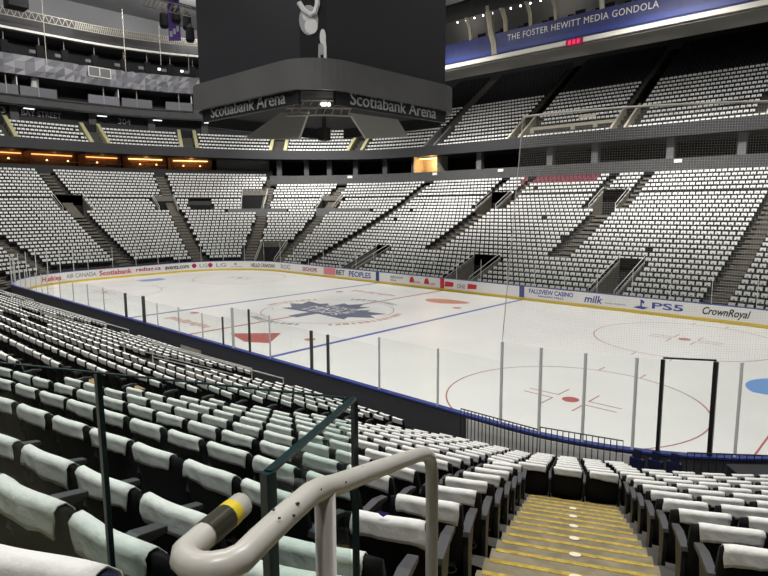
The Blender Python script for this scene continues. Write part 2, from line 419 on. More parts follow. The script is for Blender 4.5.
ME['arm_end'] = arm_mb(.2525, long=True).mesh('armrest'); ME['armL_end'] = arm_mb(-.2525, long=True).mesh('armrest')
ME['navy'] = back_mb('seat_navy', 11, 10).mesh('backrest', True)
for k_ in ('pan', 'pan_down', 'arm', 'armL', 'arm_end', 'armL_end', 'leg', 'legL'): bevel(ME[k_], .006)
def cup_mb():
    b = MB(); n = 14; c = (.17, -.275, .40)
    b.tube([(c[0] + .042 * cos(2 * PI * i / n), c[1] + .042 * sin(2 * PI * i / n), c[2]) for i in range(n)], .006, 'seat_black', 6, closed=True); b.box((c[0], c[1] + .06, c[2] - .005), (.05, .05, .012), 'seat_black'); return b
ME['cup'] = cup_mb().mesh('cup_holder', True)
def merged_seat():
    b = back_mb(); pan_mb(b)
    for q in (arm_mb(), leg_mb()):
        b.add(q.v, q.f, q.mats[0])
    return b
ME['one'] = merged_seat().mesh('arena_seat')
for me_ in ME.values():
    for v_ in me_.vertices: v_.co.z *= SH

def towel_mb(seed, w=.405, back=.108, front=.22, nx=11, thick=.006):
    """cloth draped over the top of the seat back, back flap towards -y"""
    r = random.Random(seed); b = MB()
    sk = r.uniform(-.05, .05); off = r.uniform(-.018, .018); ph = r.uniform(0, 6); ph2 = r.uniform(0, 6); am = r.uniform(1.0, 2.4)
    path = []     # (side, distance below the top)
    bk = back * r.uniform(.9, 1.12); fr = front * r.uniform(.9, 1.1)
    for q in (1., .8, .6, .4, .22, .08): path.append((-1, q * bk))
    path += [(-.5, -.004), (0, -.008), (.5, -.004)]
    for q in (.1, .35, .7, 1.): path.append((1, q * fr))
    grid = [[], []]
    for lay in (0, 1):
        e = .005 + (thick if lay else 0)
        for side, d in path:
            for i in range(nx):
                u = i / (nx - 1) * 2 - 1; x = u * w / 2 + off
                tz = top_z(min(.235, abs(x)))
                dd = d
                if side == -1 and d > .3 * bk: dd = d * (1 + .06 * sin(u * 2.2 + ph) + sk * 3 * u)
                z = tz - dd if abs(side) == 1 else tz + e - d * .2
                wr = .004 * am * sin(u * 7 + ph + d * 20) * min(1, d / .08) + .003 * am * sin(u * 13 + ph2 + d * 9) * min(1, max(0, d) / .06)
                yr = rear_y(x, z)
                if side == -1: y = yr - e - abs(wr) - .012 * max(0, d / bk - .3)
                elif side == 1: y = yr + BT + e + abs(wr)
                else: y = yr + BT * (.5 + side * .6)
                if abs(u) > .85 and side == -1: y -= .006 * (d / bk)
                grid[lay].append((x + .006 * sin(d * 30 + ph2) * u, y, z))
    n = len(path); N = n * nx; fs = []
    for j in range(n - 1):
        for i in range(nx - 1):
            a = j * nx + i; fs.append((a, a + nx, a + nx + 1, a + 1)); fs.append((N + a, N + a + 1, N + a + nx + 1, N + a + nx))
        for i in (0, nx - 1):
            a = j * nx + i; fs.append((a, a + nx, N + a + nx, N + a))
    for i in range(nx - 1):
        for j in (0, n - 1):
            a = j * nx + i; fs.append((a, a + 1, N + a + 1, N + a))
    return b.add(grid[0] + grid[1], fs, 'towel')
TW = [towel_mb(s, w=.375 + .014 * (s % 4)).mesh('towel', True) for s in range(9)]
for me_ in TW:
    for v_ in me_.vertices: v_.co.z *= SH

# low-detail templates for the mass of far seats (all joined in one object)
def tmpl_seat(nu=3):
    b = MB(); xs = np.linspace(-.225, .225, nu); R0 = []
    for z in (.28, .85):
        for x in xs: R0.append((x, rear_y(x, z), z))
    for z in (.28, .85):
        for x in xs: R0.append((x, rear_y(x, z) + BT, z))
    n = 2 * nu; fs = []
    for i in range(nu - 1):
        fs += [(i, i + 1, i + 1 + nu, i + nu), (n + i, n + i + nu, n + i + nu + 1, n + i + 1), (i + nu, i + nu + 1, n + i + nu + 1, n + i + nu)]
    fs += [(0, nu, n + nu, n), (nu - 1, n + nu - 1, n + 2 * nu - 1, 2 * nu - 1)]
    b.add(R0, fs, 'seat_black')
    b.add([(-.20, -.10, .36), (.20, -.10, .36), (.20, -.03, .36), (-.20, -.03, .36), (-.21, -.17, .58), (.21, -.17, .58), (.21, -.09, .58), (-.21, -.09, .58)],
          [(4, 5, 6, 7), (1, 2, 6, 5), (2, 3, 7, 6), (3, 0, 4, 7), (0, 3, 2, 1)], 'seat_black')
    b.box((.2525, -.08, .31), (.035, .16, .62), 'leg_iron'); return b
def tmpl_towel(seed, nu=5, front=.255, back=.15, w=.385, mark=True):
    r = random.Random(seed); b = MB(); bk = back * r.uniform(.85, 1.15); sk = r.uniform(-.02, .02); off = r.uniform(-.02, .02)
    xs = np.linspace(-w / 2, w / 2, nu) + off; rows = []
    for side, d in ((-1, bk), (-1, .02), (1, .02), (1, front * .55), (1, front)):
        row = []
        for x in xs:
            z = .865 - (d if d > .03 else 0) + (sk * x * 8 * .1 if d > .1 else 0)
            y = rear_y(x, z) - .014 if side < 0 else rear_y(x, z) + BT + .016
            row.append((x, y, z))
        rows.append(row)
    vs = [p for q in rows for p in q]
    for j in range(4):
        for i in range(nu - 1):
            a = j * nu + i; mk = mark and j == 3 and i in (nu // 2 - 1, nu // 2)
            b.add([vs[a], vs[a + nu], vs[a + nu + 1], vs[a + 1]], [(0, 1, 2, 3)], 'towel')
    if mark:
        z0, z1 = .865 - front * .92, .865 - front * .62; x0 = -.055 + off; x1 = .055 + off
        b.add([(x0, rear_y(0, z0) + BT + .045, z0), (x1, rear_y(0, z0) + BT + .045, z0), (x1, rear_y(0, z1) + BT + .045, z1), (x0, rear_y(0, z1) + BT + .045, z1)], [(0, 1, 2, 3)], 'print')
    return b
class Mass:
    """many copies of small templates gathered into one mesh"""
    def __init__(s, mats): s.V = []; s.F = []; s.Mi = []; s.n = 0; s.mats = mats
    def add(s, tm, P, th, sc=1.):
        if not hasattr(tm, 'np'):
            tm.np = np.array(tm.v); tm.np[:, 2] *= SH; tm.fl = [np.array(f) for f in tm.f]; tm.mi2 = [s.mats.index(tm.mats[k]) for k in tm.m]
        c, q = cos(th), sin(th); v = tm.np * sc
        s.V.append(np.stack([v[:, 0] * c - v[:, 1] * q + P[0], v[:, 0] * q + v[:, 1] * c + P[1], v[:, 2] + P[2]], 1))
        s.F.append((tm, s.n)); s.n += len(v)
    def obj(s, name, **props):
        V = np.concatenate(s.V); faces = []; mi = []
        for tm, o in s.F:
            faces += [(f + o).tolist() for f in tm.fl]; mi += tm.mi2
        me = bpy.data.meshes.new(name); me.from_pydata(V.tolist(), [], faces)
        for k in s.mats: me.materials.append(M[k])
        me.polygons.foreach_set('material_index', mi); me.update()
        o = bpy.data.objects.new(name, me); COL.objects.link(o)
        for k, v in props.items(): o[k] = v
        return o
SEATM = Mass(['seat_black', 'leg_iron']); TOWM = Mass(['towel', 'print'])
tsA = tmpl_seat(5); tsB = tmpl_seat(3); ttA = [tmpl_towel(s, 5, .22, mark=False) for s in range(6)]; ttB = [tmpl_towel(s, 5) for s in range(6)]

# ---- lay every lower-bowl seat
seats = []       # (sec, k, idx, x, y, z, facing, has_towel)
def lay(sec, lo, hi, k, start=None):
    nr_ = sec in ('near', 'NR', 'NL', 'NS'); r = RK(k, sec, (lo + hi) / 2) + (.52 if nr_ else .44) - (.22 if k == 17 and nr_ else 0); out = []
    if is_side(sec) or sec in ('left', 'right'):
        n = int(round((hi - lo) / PITCHS)); w_ = (hi - lo) / n
        ts = [lo + w_ * (i + .5) for i in range(n)]
    elif sec == 'NS': ts = [start] + [start + ((.66 if k < 17 else .52) if k >= 8 else .52) + .50 * .969 * i for i in range(60)]; ts = [q for q in ts if q < 14]
    else:
        d = math.degrees(PITCHS / r)
        if start is not None:
            ts = []; t = start
            while lo <= t <= hi: ts.append(t); t += d if hi > start + 1 and lo >= start - 1e-6 else -d
        else:
            n = int(round((hi - lo) / d)); w_ = (hi - lo) / n; ts = [lo + w_ * (i + .5) for i in range(n)]
    for t in ts:
        if blocked(sec, t, k, r): continue
        p, nn = at(sec, t, r)
        if rink_d(*p) < 1.15 or (sec == 'NR' and t > 31 and rink_d(*p) < 2.7): continue
        th = math.atan2(-nn[1], -nn[0]) - PI / 2
        if sec == 'NS' and t < 1. and k >= 8: th = rad(25); D_ = 24.36 - r + .02; p = (CAMP[0] + AX[0] * D_ + LN[0] * t, CAMP[1] + AX[1] * D_ + LN[1] * t)
        if sec == 'NL': p, nn = at(sec, t, RK(k, sec, t) + .52)
        out.append([sec, k, t, p[0], p[1], ZK(k, sec, t), th])
    return out
BARE = set()
for k in range(0, 32):
    for sec, lo, hi in (('far', -CX, CX), ('left', -CY, CY), ('FL', 0, 90), ('FR', 0, 45), ('NL', 0, 90)):
        if is_side(sec) and k > 27: continue
        for s_ in lay(sec, lo, hi, k):
            if s_[1] <= kmax(sec, s_[2]): seats.append(s_)
    if k <= 17:
        seats += lay('near', -CX, CX, k)
        r = RK(k, 'NR') + .52
        if k >= 8:
            g = math.degrees(math.asin(.86 / r)); g2 = math.degrees(math.asin(1.05 / r))
            seats += lay('NS', 0, 14, k, .86 if k < 17 else .67)
            if k < 17: seats += lay('NR', 25 + g2, 62, k, 25 + g2)
        else:
            g_ = math.degrees(PITCHS / r); seats += lay('NR', 25 - g_ - .1, 25.001, k, 25.); seats += lay('NS', 0, 14, k, 2 * PITCHS - .01); seats += [q for q in lay('NR', 25. + g_, 62, k, 25. + g_)]
def visible(x, y, z, m=0):
    u, v, d = project((x, y, z)); return d > .3 and -m < u < 768 + m and -m < v < 576 + m
near = []; rest = []
for q in seats:
    sec, k, t, x, y, z, th = q
    d = math.dist((x, y, z + .6), CAMP)
    if not visible(x, y, z + .7, 240): continue
    q.append(d)
    if sec in ('near', 'NR', 'NS') and visible(x, y, z + .78, 4): near.append(q)
    else: rest.append(q)
near.sort(key=lambda q: q[-1])
IND = near[:300]; rest += near[300:]
# place words for each individual seat
def place_words():
    rows = {}
    for q in IND:
        cor = q[0] in ('NR', 'NS'); l = (q[3] - CAMP[0]) * LN[0] + (q[4] - CAMP[1]) * LN[1]
        rows.setdefault((cor, q[1], l > -.3), []).append((l, q))
    out = {}
    for (cor, k, left), L in rows.items():
        if cor:
            L.sort(key=lambda p: abs(p[0]))
            for i, (l, q) in enumerate(L):
                n = ordn(i + 1); side = 'left' if left else 'right'
                if k >= 8: w = f"{ordn(k - 7)} row above stair foot, {n} {side} of stairs"
                elif k == 7: w = f"in row across stair foot, {n} to {side}"
                else: w = f"{ordn(7 - k)} row below stair foot, {n} to {side}"
                out[id(q)] = w
        else:
            L.sort(key=lambda p: p[0])
            for i, (l, q) in enumerate(L): out[id(q)] = f"{ordn(i + 1)} beyond second aisle, {ordn(k)} row up from ice"
    return out
WORDS = place_words()
UNFOLD = set()
for kk in (10, 11):
    c_ = [q for q in IND + rest if q[0] == 'near' and q[1] == kk]
    if c_: UNFOLD.add(id(max(c_, key=lambda q: q[2])))
def link(name, me, parent=None, loc=None, th=0.):
    o = bpy.data.objects.new(name, me); COL.objects.link(o)
    if parent is not None: o.parent = parent
    if loc is not None: o.location = loc; o.rotation_euler = (0, 0, th)
    return o
DETAIL = 170
proto = {}
ti = 0; blue_target = None
for n, q in enumerate(IND):
    sec, k, t, x, y, z, th, d = q; w = WORDS[id(q)]; bare = id(q) in UNFOLD
    edge = None
    if k >= 8:
        if sec == 'NS' and t < 1.: edge = 'R'
        if sec == 'NR' and sin(rad(t - 25)) * (RK(k, 'NR') + .52) < 1.2: edge = 'L'
    lab = f"black folding seat, {w}" if not bare else f"seat with folded down tan cushion, {w}"
    if n < DETAIL or edge or bare:
        o = thing('arena_seat', lab, 'seat', (x, y, z), th, 'black folding seats of the near stand')
        bk_ = link('backrest', ME['back'], o)
        if n < 60: link('cup_holder', ME['cup'], bk_)
        link('seat_pan', ME['pan_down' if bare else 'pan'], o)
        # local +x is to the right when facing the ice
        link('armrest', ME['arm_end' if edge == 'R' else 'arm'], o); link('leg', ME['leg'], o)
        if edge == 'L': link('armrest', ME['armL_end'], o); link('leg', ME['legL'], o)
    else:
        o = link('arena_seat', ME['one'], None, (x, y, z), th)
        o['label'] = lab; o['category'] = 'seat'; o['group'] = 'black folding seats of the near stand'
    if not bare:
        tw = link('towel', TW[(n * 5 + k) % len(TW)], None, (x, y, z), th)
        tw.rotation_euler = (0, 0, th + random.uniform(-.012, .012))
        tw['label'] = f"white towel over seat, {w}"; tw['category'] = 'towel'; tw['group'] = 'white towels draped over the near seats'
        if edge == 'R' and k == 15: blue_target = tw
MAROON = []
for n, q in enumerate(rest):
    sec, k, t, x, y, z, th = q[:7]
    if sec == 'far' and k in (26, 27) and -5.9 < t < 3.4: MAROON.append(q); continue
    nr = sec in ('near', 'NR', 'NL', 'NS')
    SEATM.add(tsA if nr else tsB, (x, y, z), th)
    if id(q) in UNFOLD: continue
    if sec == 'far' and rng.random() < .004: continue
    TOWM.add((ttA if nr else ttB)[n * 7 % 6], (x, y, z), th + rng.uniform(-.012, .012))
# upper deck seats
for sec, lo, hi in (('far', -CX, CX), ('FL', 0, 90), ('left', -CY, CY), ('NL', 50, 90), ('FR', 0, 45)):
    for j in range(22):
        r = UR0 + UT * j + .42
        if sec in ('far', 'left'): ts = np.arange(lo + PITCHS / 2, hi, PITCHS)
        else: ts = np.arange(lo + .4, hi, math.degrees(PITCHS / r))
        for t in ts:
            if j >= upper_rows(sec, t) or ublocked(sec, t, r): continue
            if sec == 'far' and j in (1, 2) and -7.4 < t < 3.4: continue        # broadcast platform
            if sec == 'far' and 1 <= j <= 4 and (4.2 < t < 6.4 or -8.2 < t < -6.5 or 16.8 < t < 19): continue
            if sec == 'FL' and t < 1 and 1 <= j <= 4: continue
            if sec not in ('far', 'FR') and 2 <= j <= 5 and any(sec == s and abs(t - a) * rad(1) * r < 1.5 for s in ('FL',) for a, _ in UAISLE['FL'][1:]): continue
            p, nn = at(sec, t, r); z = UZ0 + upper_off(sec, t) + UH * j
            if not visible(p[0], p[1], z + .7, 200): continue
            th = math.atan2(-nn[1], -nn[0]) - PI / 2
            SEATM.add(tsB, (*p, z), th)
            if j < 12: TOWM.add(ttB[int(t * 7 + j) % 6], (*p, z), th + rng.uniform(-.012, .012))
SEATM.obj('seating', label='rows upon rows of black folding seats filling the far stands', category='seats', kind='stuff', group='far seats')
TOWM.obj('towelling', label='white towels draped over every far seat of the stands', category='towels', kind='stuff', group='far towels')
mm = tmpl_seat(3); mm.mats = ['seat_maroon', 'seat_maroon']; mb2 = MB(); mb2.add(mm.v, mm.f, 'seat_maroon')
mb2.box((0, -.17, .66), (.44, .06, .36), 'seat_maroon'); MMAR = mb2.mesh('maroon_seat')
MAROON.sort(key=lambda q: (q[1], q[2])); cnt = {}
for q in MAROON:
    cnt[q[1]] = cnt.get(q[1], 0) + 1
    o = link('maroon_seat', MMAR, None, (q[3], q[4], q[5]), q[6])
    o['label'] = f"maroon seat below the dark net, {'upper' if q[1] == 27 else 'lower'} row, {ordn(cnt[q[1]])} from left"; o['category'] = 'seat'; o['group'] = 'maroon seats without towels behind the net'
if blue_target is not None:
    b = MB(); b.add([(-.03, rear_y(0, .85) - .018, .855), (.035, rear_y(0, .85) - .018, .852), (.0, rear_y(0, .82) - .022, .825), (-.02, rear_y(0, .83) - .021, .835)], [(0, 1, 2, 3)], 'print_blue')
    b.obj('printed_mark', blue_target, label='small blue mark on the towel')
# navy seat beside the camera
def lp(D, l, z): return (CAMP[0] + AX[0] * D + LN[0] * l, CAMP[1] + AX[1] * D + LN[1] * l, z)
NZ = 5.60
for i, l in enumerate((1.07,)):
    P = lp(1.06, l, NZ); th = rad(115) - PI / 2
    o = thing('arena_seat', 'navy blue seat in the bottom left corner, nearest of all', 'seat', P, th, 'navy seats beside the railing')
    link('backrest', ME['navy'], o); link('seat_pan', ME['pan'], o); link('leg', ME['leg'], o)
    b = MB(); b.box((.2525, -.19, .66), (.05, .03, .02), 'steel'); b.obj('bolt', o, label='bright metal bolt')
    tw = link('towel', TW[2], None, P, th); tw['label'] = 'white towel over the navy seat in the bottom left corner'; tw['category'] = 'towel'; tw['group'] = 'white towels draped over the near seats'

# ------------------------------------------------------------------ stairs in the near corner
def stair():
    root = thing('stair_flight', 'concrete stairs with yellow nosings leading down between the near seats', 'stairs', lp(8.99, 0, ZK(8, 'NR')), rad(115) - PI / 2)
    body = MB()
    c0 = 24.36
    for k in range(8, 18):
        for h in (0, 1):
            if k == 17 and h == 1: continue
            r0 = RK(k, 'NR') + .4 * h; z1 = ZK(k, 'NR') + (0 if h == 0 else .153); zb = z1 - .153
            D0, D1 = c0 - r0, c0 - r0 - .4
            zb -= .12; hw = .66; lc = -.085
            A_, B_ = lc - hw, lc + hw; V = [lp(D0, A_, zb), lp(D0, B_, zb), lp(D0, B_, z1 + .002), lp(D0, A_, z1 + .002), lp(D1, A_, z1 + .002), lp(D1, B_, z1 + .002), lp(D1, B_, zb), lp(D1, A_, zb)]
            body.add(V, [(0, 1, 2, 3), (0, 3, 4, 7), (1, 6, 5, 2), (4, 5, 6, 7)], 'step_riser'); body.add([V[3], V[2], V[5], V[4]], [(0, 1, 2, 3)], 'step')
            nb = MB(); a, c_ = lc - .62, lc + .62
            nb.add([lp(D0 + .004, a, z1 - .03), lp(D0 + .004, c_, z1 - .03), lp(D0 + .004, c_, z1 + .006), lp(D0 + .004, a, z1 + .006), lp(D0 - .042, a, z1 + .006), lp(D0 - .042, c_, z1 + .006), lp(D0 - .042, c_, z1 - .01), lp(D0 - .042, a, z1 - .01)],
                   [(0, 1, 2, 3), (3, 2, 5, 4), (4, 5, 6, 7), (0, 3, 4, 7), (1, 6, 5, 2), (0, 7, 6, 1)], 'nosing')
            part(nb, 'nosing', root)
            if h == 0 and k >= 9:
                mk = MB(); C_ = lp(D0 - .045, lc, z1); n = 14
                vs = []
                for zz in (.007, .011): vs += [(C_[0] + .05 * cos(2 * PI * i / n) * LN[0] + .032 * sin(2 * PI * i / n) * AX[0], C_[1] + .05 * cos(2 * PI * i / n) * LN[1] + .032 * sin(2 * PI * i / n) * AX[1], z1 + zz) for i in range(n)]
                mk.add(vs, [tuple(range(n))[::-1], tuple(range(n, 2 * n))] + [(i, (i + 1) % n, (i + 1) % n + n, i + n) for i in range(n)], 'marker')
                part(mk, 'row_marker', root)
    part(body, 'steps', root)
stair()

# ------------------------------------------------------------------ handrail and glass barrier
GZ = 6.683
FL_Z = 5.56
def handrail():
    root = thing('handrail', 'chipped cream pipe handrail with yellow and black tape at its looped end', 'handrail', lp(.8, .35, FL_Z), rad(115) - PI / 2)
    R0 = .0172; pts = [lp(.674, .432, 6.6718), lp(.62, .432, 6.673), lp(.58, .432, 6.674)]
    for a in (20, 45, 70, 90, 110, 135, 160):
        pts.append(lp(.558 - .036 * sin(rad(a)), .391 + .041 * cos(rad(a)), 6.675 + .010 * a / 180))
    pts += [lp(.58, .35, 6.686), lp(.64, .35, 6.683), lp(.72, .35, 6.676), lp(.765, .35, 6.665), lp(.81, .35, 6.648), lp(1.0, .35, 6.588), lp(1.2, .35, 6.524), lp(1.34, .35, 6.478)]
    pts += [lp(1.40, .35, 6.456), lp(1.44, .35, 6.432), lp(1.467, .35, 6.40), lp(1.479, .35, 6.36), lp(1.482, .35, 6.25), lp(1.482, .35, 5.2)]
    b = MB(); b.tube(pts, R0, 'rail_paint', 14); rail = part(b, 'rail', root, True)
    b = MB(); b.tube([lp(.775, .35, 6.656), lp(.775, .35, FL_Z)], .0165, 'rail_paint', 12); part(b, 'post', root, True)
    b = MB(); b.tube([lp(.652, .432, 6.6721), lp(.636, .432, 6.6725)], R0 + .0009, 'tape_yellow', 14, cap=False); part(b, 'yellow_tape', root, True, rail, label='yellow tape band')
    b = MB(); b.tube([lp(.636, .432, 6.6725), lp(.588, .432, 6.6738)], R0 + .0009, 'tape_black', 14, cap=False); part(b, 'black_tape', root, True, rail, label='worn black tape band')
    rr = random.Random(3)
    for D in (.61, .62, .64, .66, .69, .73, .77, .82, .87, .93, .99):
        z = np.interp(D, [.55, .72, .81, 1.34], [6.697, 6.676, 6.648, 6.478]); a = rr.uniform(.2, 2.6); s_ = rr.uniform(.001, .003)
        P = np.array(lp(D, .35 - .017 * cos(a), z + .017 * sin(a))); ch = MB(); ch.box(P, (s_ * 1.6, s_, s_), 'rail_chip', rot=rr.uniform(0, 3)); part(ch, 'paint_chip', root, False, rail)
handrail()
def barrier():
    D, l, l1, D2 = 1.115, .432, 1.105, .75; zb = FL_Z + .03; t = .010
    root = thing('glass_barrier', 'clear glass guard with dark green edges beside the handrail', 'glass barrier', lp(D, 1.0, FL_Z), rad(115) - PI / 2)
    def pane(a, b_, nm):
        m = MB(); m.bar((*a[:2], (GZ + zb) / 2), (*b_[:2], (GZ + zb) / 2), t, GZ - zb, 'barrier_glass'); return part(m, nm, root)
    pA = pane(lp(D, l + .015, 0), lp(D, l1 - .008, 0), 'pane'); pane(lp(D, l1 + .008, 0), lp(D, 2.6, 0), 'pane'); pB = pane(lp(D - .015, l, 0), lp(D2, l, 0), 'pane')
    e = MB(); e.bar(lp(D, l, GZ + .002), lp(D2, l, GZ + .002), .013, .007, 'green_edge'); part(e, 'top_edge', root, False, pB, label='dark green top edge of the side pane')
    e = MB(); e.bar(lp(D, l + .02, GZ + .001), lp(D, 2.6, GZ + .001), .008, .003, 'green_edge'); part(e, 'top_edge', root, False, pA)
    for P, w, m in ((lp(D2, l, 0), .018, 'green_edge'), (lp(D, l1, 0), .014, 'green_edge'), (lp(D, l, 0), .011, 'green_edge')):
        e = MB(); e.bar((P[0], P[1], zb), (P[0], P[1], GZ + .003), w, w, m); part(e, 'joint', root)
    e = MB(); e.bar(lp(D - .012, l1 - .004, zb), lp(D - .012, l1 - .004, GZ), .005, .003, 'steel'); part(e, 'edge_glint', root)  # steel strip stands in for the bright reflection along the glass joint
    e = MB(); e.bar(lp(D, l, zb - .02), lp(D, 2.6, zb - .02), .04, .06, 'black_metal'); e.bar(lp(D, l, zb - .02), lp(D2, l, zb - .02), .04, .06, 'black_metal'); part(e, 'base_channel', root)
barrier()
# landing slab under the camera
b = MB(); V = [lp(1.16, .40, 0), lp(1.16, 4.5, 0), lp(-3, 4.5, 0), lp(-3, -2.5, 0), lp(.9, -2.5, 0), lp(.9, .40, 0)]
b.prism([(v[0], v[1]) for v in V][::-1], 5.1, FL_Z, 'step'); struct(b, 'floor_landing', 'concrete landing at the head of the stairs', 'floor')

# ------------------------------------------------------------------ ice
def rrect(hx, hy, r, n=12):
    P = []
    for cx, cy, a0 in ((hx - r, -hy + r, -90), (hx - r, hy - r, 0), (-hx + r, hy - r, 90), (-hx + r, -hy + r, 180)):
        for i in range(n + 1):
            a = rad(a0 + 90 * i / n); P.append((cx + r * cos(a), cy + r * sin(a)))
    return P
b = MB(); b.prism(rrect(HX, HY, RC, 16), -.08, 0, 'ice')
ICE = b.obj('floor_ice', kind='structure', label='white ice sheet of the hockey rink', category='ice rink')
zi = [.003]
def flat(name, poly, m, z=None, label=None):
    b = MB(); z = z or .004; n = len(poly); b.prism(poly, z - .003, z, m); o = b.obj(name, ICE)
    if label: o['label'] = label
    return o
def ring(name, cx, cy, r, w, m, a0=0, a1=360, n=72, z=.004, label=None):
    b = MB(); vs = []; fs = []
    for i in range(n + 1):
        a = rad(a0 + (a1 - a0) * i / n)
        for rr in (r - w / 2, r + w / 2): vs.append((cx + rr * cos(a), cy + rr * sin(a), z))
    for i in range(n): fs.append((2 * i, 2 * i + 1, 2 * i + 3, 2 * i + 2))
    b.add(vs, fs, m); o = b.obj(name, ICE, fix=False)
    if label: o['label'] = label
def rect(name, x0, x1, y0, y1, m, z=.004): return flat(name, [(x0, y0), (x1, y0), (x1, y1), (x0, y1)], m, z)
def disc(name, cx, cy, r, m, z=.005): return flat(name, [(cx + r * cos(2 * PI * i / 28), cy + r * sin(2 * PI * i / 28)) for i in range(28)], m, z)
rect('blue_line', 7.47, 7.77, -HY, HY, 'ice_blue'); rect('blue_line', -7.77, -7.47, -HY, HY, 'ice_blue'); rect('red_line', -.13, .13, -HY, HY, 'ice_line', .0035)
for sx in (-1, 1):
    yy = HY - RC + math.sqrt(RC ** 2 - (HX - 3.35 - (HX - RC)) ** 2)
    rect('goal_line', sx * 27.13 - .03, sx * 27.13 + .03, -yy, yy, 'ice_red')
    cp = [(sx * 27.10, -1.22)] + [(sx * (27.13 - 1.83 * cos(rad(a))), 1.83 * sin(rad(a))) for a in range(-42, 43, 6)] + [(sx * 27.10, 1.22)]
    if sx > 0: cp = cp[::-1]
    flat('goal_crease', cp, 'crease', .0045)
    for sy in (-1, 1):
        cx, cy = sx * 21.03, sy * 6.7
        ring('faceoff_circle', cx, cy, 4.57, .06, 'ice_line'); disc('faceoff_spot', cx, cy, .31, 'ice_red')
        b = MB()
        for ax in (-1, 1):
            for ay in (-1, 1):
                b.box((cx + ax * (.6 + .6), cy + ay * .23, .004), (1.2, .05, .004), 'ice_line'); b.box((cx + ax * .6, cy + ay * (.23 + .45), .004), (.05, .9, .004), 'ice_line')
                b.box((cx + ax * .88, cy + ay * (4.57 + .3), .004), (.05, .6, .004), 'ice_line')
        b.obj('hash_mark', ICE); disc('neutral_spot', sx * 6.1, cy, .31, 'ice_red')
ring('centre_circle', 0, 0, 4.57, .06, 'ice_line')
# leaf crest at centre ice, upright for the far side
half = [(.0, 1.0), (.14, .72), (.30, .80), (.27, .38), (.50, .58), (.56, .44), (.92, .50), (.80, .22), (1.0, .10), (.66, -.16), (.74, -.34), (.32, -.30), (.10, -.28), (.10, -.75)]
leaf = [(x * 4.4, y * 3.8 - .25) for x, y in half] + [(-x * 4.4, y * 3.8 - .25) for x, y in half[::-1][:-1]]
flat('crest_leaf', [(x, y) for x, y in leaf][::-1], 'ice_leaf', .006, 'dark blue leaf crest painted at centre ice')
for body, yy, w in (('TORONTO', .85, 3.5), ('MAPLE', -.05, 4.0), ('LEAFS', -.95, 3.5)):
    t_ = fit_width(text_mb(body, 1, 'ice'), w, .7); t_.v = [(x, y + yy, .0085 + z * .1) for x, y, z in t_.v]; t_.obj('crest_lettering', ICE)
for a0, m, n in ((-112, 'ice_grey', 10), (68, 'ice_grey', 10), (-40, 'ice_pink', 13), (150, 'ice_pink', 9)):
    b = MB()
    for i in range(n):
        a = rad(a0 + i * 5.4); b.box((5.1 * cos(a), 5.1 * sin(a), .004), (.46, .22 + .1 * (i % 3), .004), m, rot=a)
    b.obj('crest_border', ICE)
flat('ice_advert', [(1.5, -8.75), (3.6, -6.75), (5.2, -8.7), (3.9, -9.4)][::-1], 'ice_red', .005, 'red wedge advert on the ice')
flat('ice_advert', [(3.75 + 1.75 * cos(2 * PI * i / 24) + .25 * sin(4 * PI * i / 24), 8.45 + .95 * sin(2 * PI * i / 24) + .22 * cos(2 * PI * i / 24)) for i in range(24)], 'ice_orange', .005, 'orange red oval advert on the far ice')
for y0 in (-8.7, 8.0):
    b = MB()
    for i in range(9): b.box((-5.6 + i * .55, y0 + .1 * (i % 2), .004), (.36, .75 - .15 * (i % 3), .004), 'ice_pink')
    b.obj('ice_advert', ICE, label='faded red advert lettering on the ice')
b = MB(); b.tube([(-3.4, -2.2, .002), (-3.4, -2.2, .028)], .04, 'ad_black', 14); b.obj('puck', label='black puck lying left of the centre crest', category='puck')

# ------------------------------------------------------------------ boards
PER = rrect(HX, HY, RC, 14)
def perim_fn():
    # length measured from the left end's middle: negative towards the near-left corner, positive to the far side
    P = []; n = 40
    for i in range(n + 1):
        a = rad(270 - 90 * i / n); P.append((-HX + RC + RC * cos(a), -HY + RC + RC * sin(a)))
    for i in range(n + 1):
        a = rad(180 - 90 * i / n); P.append((-HX + RC + RC * cos(a), HY - RC + RC * sin(a)))
    for i in range(n + 1):
        a = rad(90 - 90 * i / n); P.append((HX - RC + RC * cos(a), HY - RC + RC * sin(a)))
    P.append((HX, 0.)); s = [0.]
    for a, b_ in zip(P[:-1], P[1:]): s.append(s[-1] + math.dist(a, b_))
    s = np.array(s); return np.array(P), s - (s[n] + HY - RC)
PP, PS_ = perim_fn()
LSTR = HY - RC
def perim(s):
    x = np.interp(s, PS_, PP[:, 0]); y = np.interp(s, PS_, PP[:, 1]); x2 = np.interp(s + .05, PS_, PP[:, 0]); y2 = np.interp(s + .05, PS_, PP[:, 1])
    d = np.array([x2 - x, y2 - y]); d /= np.linalg.norm(d); return (float(x), float(y)), (d[1], -d[0])
def s_of(x, y):
    return float(min(np.linspace(PS_[0], PS_[-1] - .1, 6000), key=lambda s: hyp(np.interp(s, PS_, PP[:, 0]) - x, np.interp(s, PS_, PP[:, 1]) - y)))
def corner_out(a):
    if a < 0: return (HX - RC + rad(a) * RC, -HY - .19)
    return (HX - RC + (RC + .19) * sin(rad(a)), -HY + RC - (RC + .19) * cos(rad(a)))
BOARDS = thing('dasher_boards', 'white rink boards with yellow kickplate and adverts around the ice', 'rink boards', (0, 0, 0))
b = MB(); b.wall(PER[::-1], .0, 1.05, .01, 'board_white', closed=True); b.obj('board_face', BOARDS)
outer = rrect(HX + .16, HY + .16, RC + .16, 14)
b = MB(); b.wall(rrect(HX + .03, HY + .03, RC + .03, 14)[::-1], .0, 1.05, .12, 'board_back', closed=True); b.obj('board_backing', BOARDS)
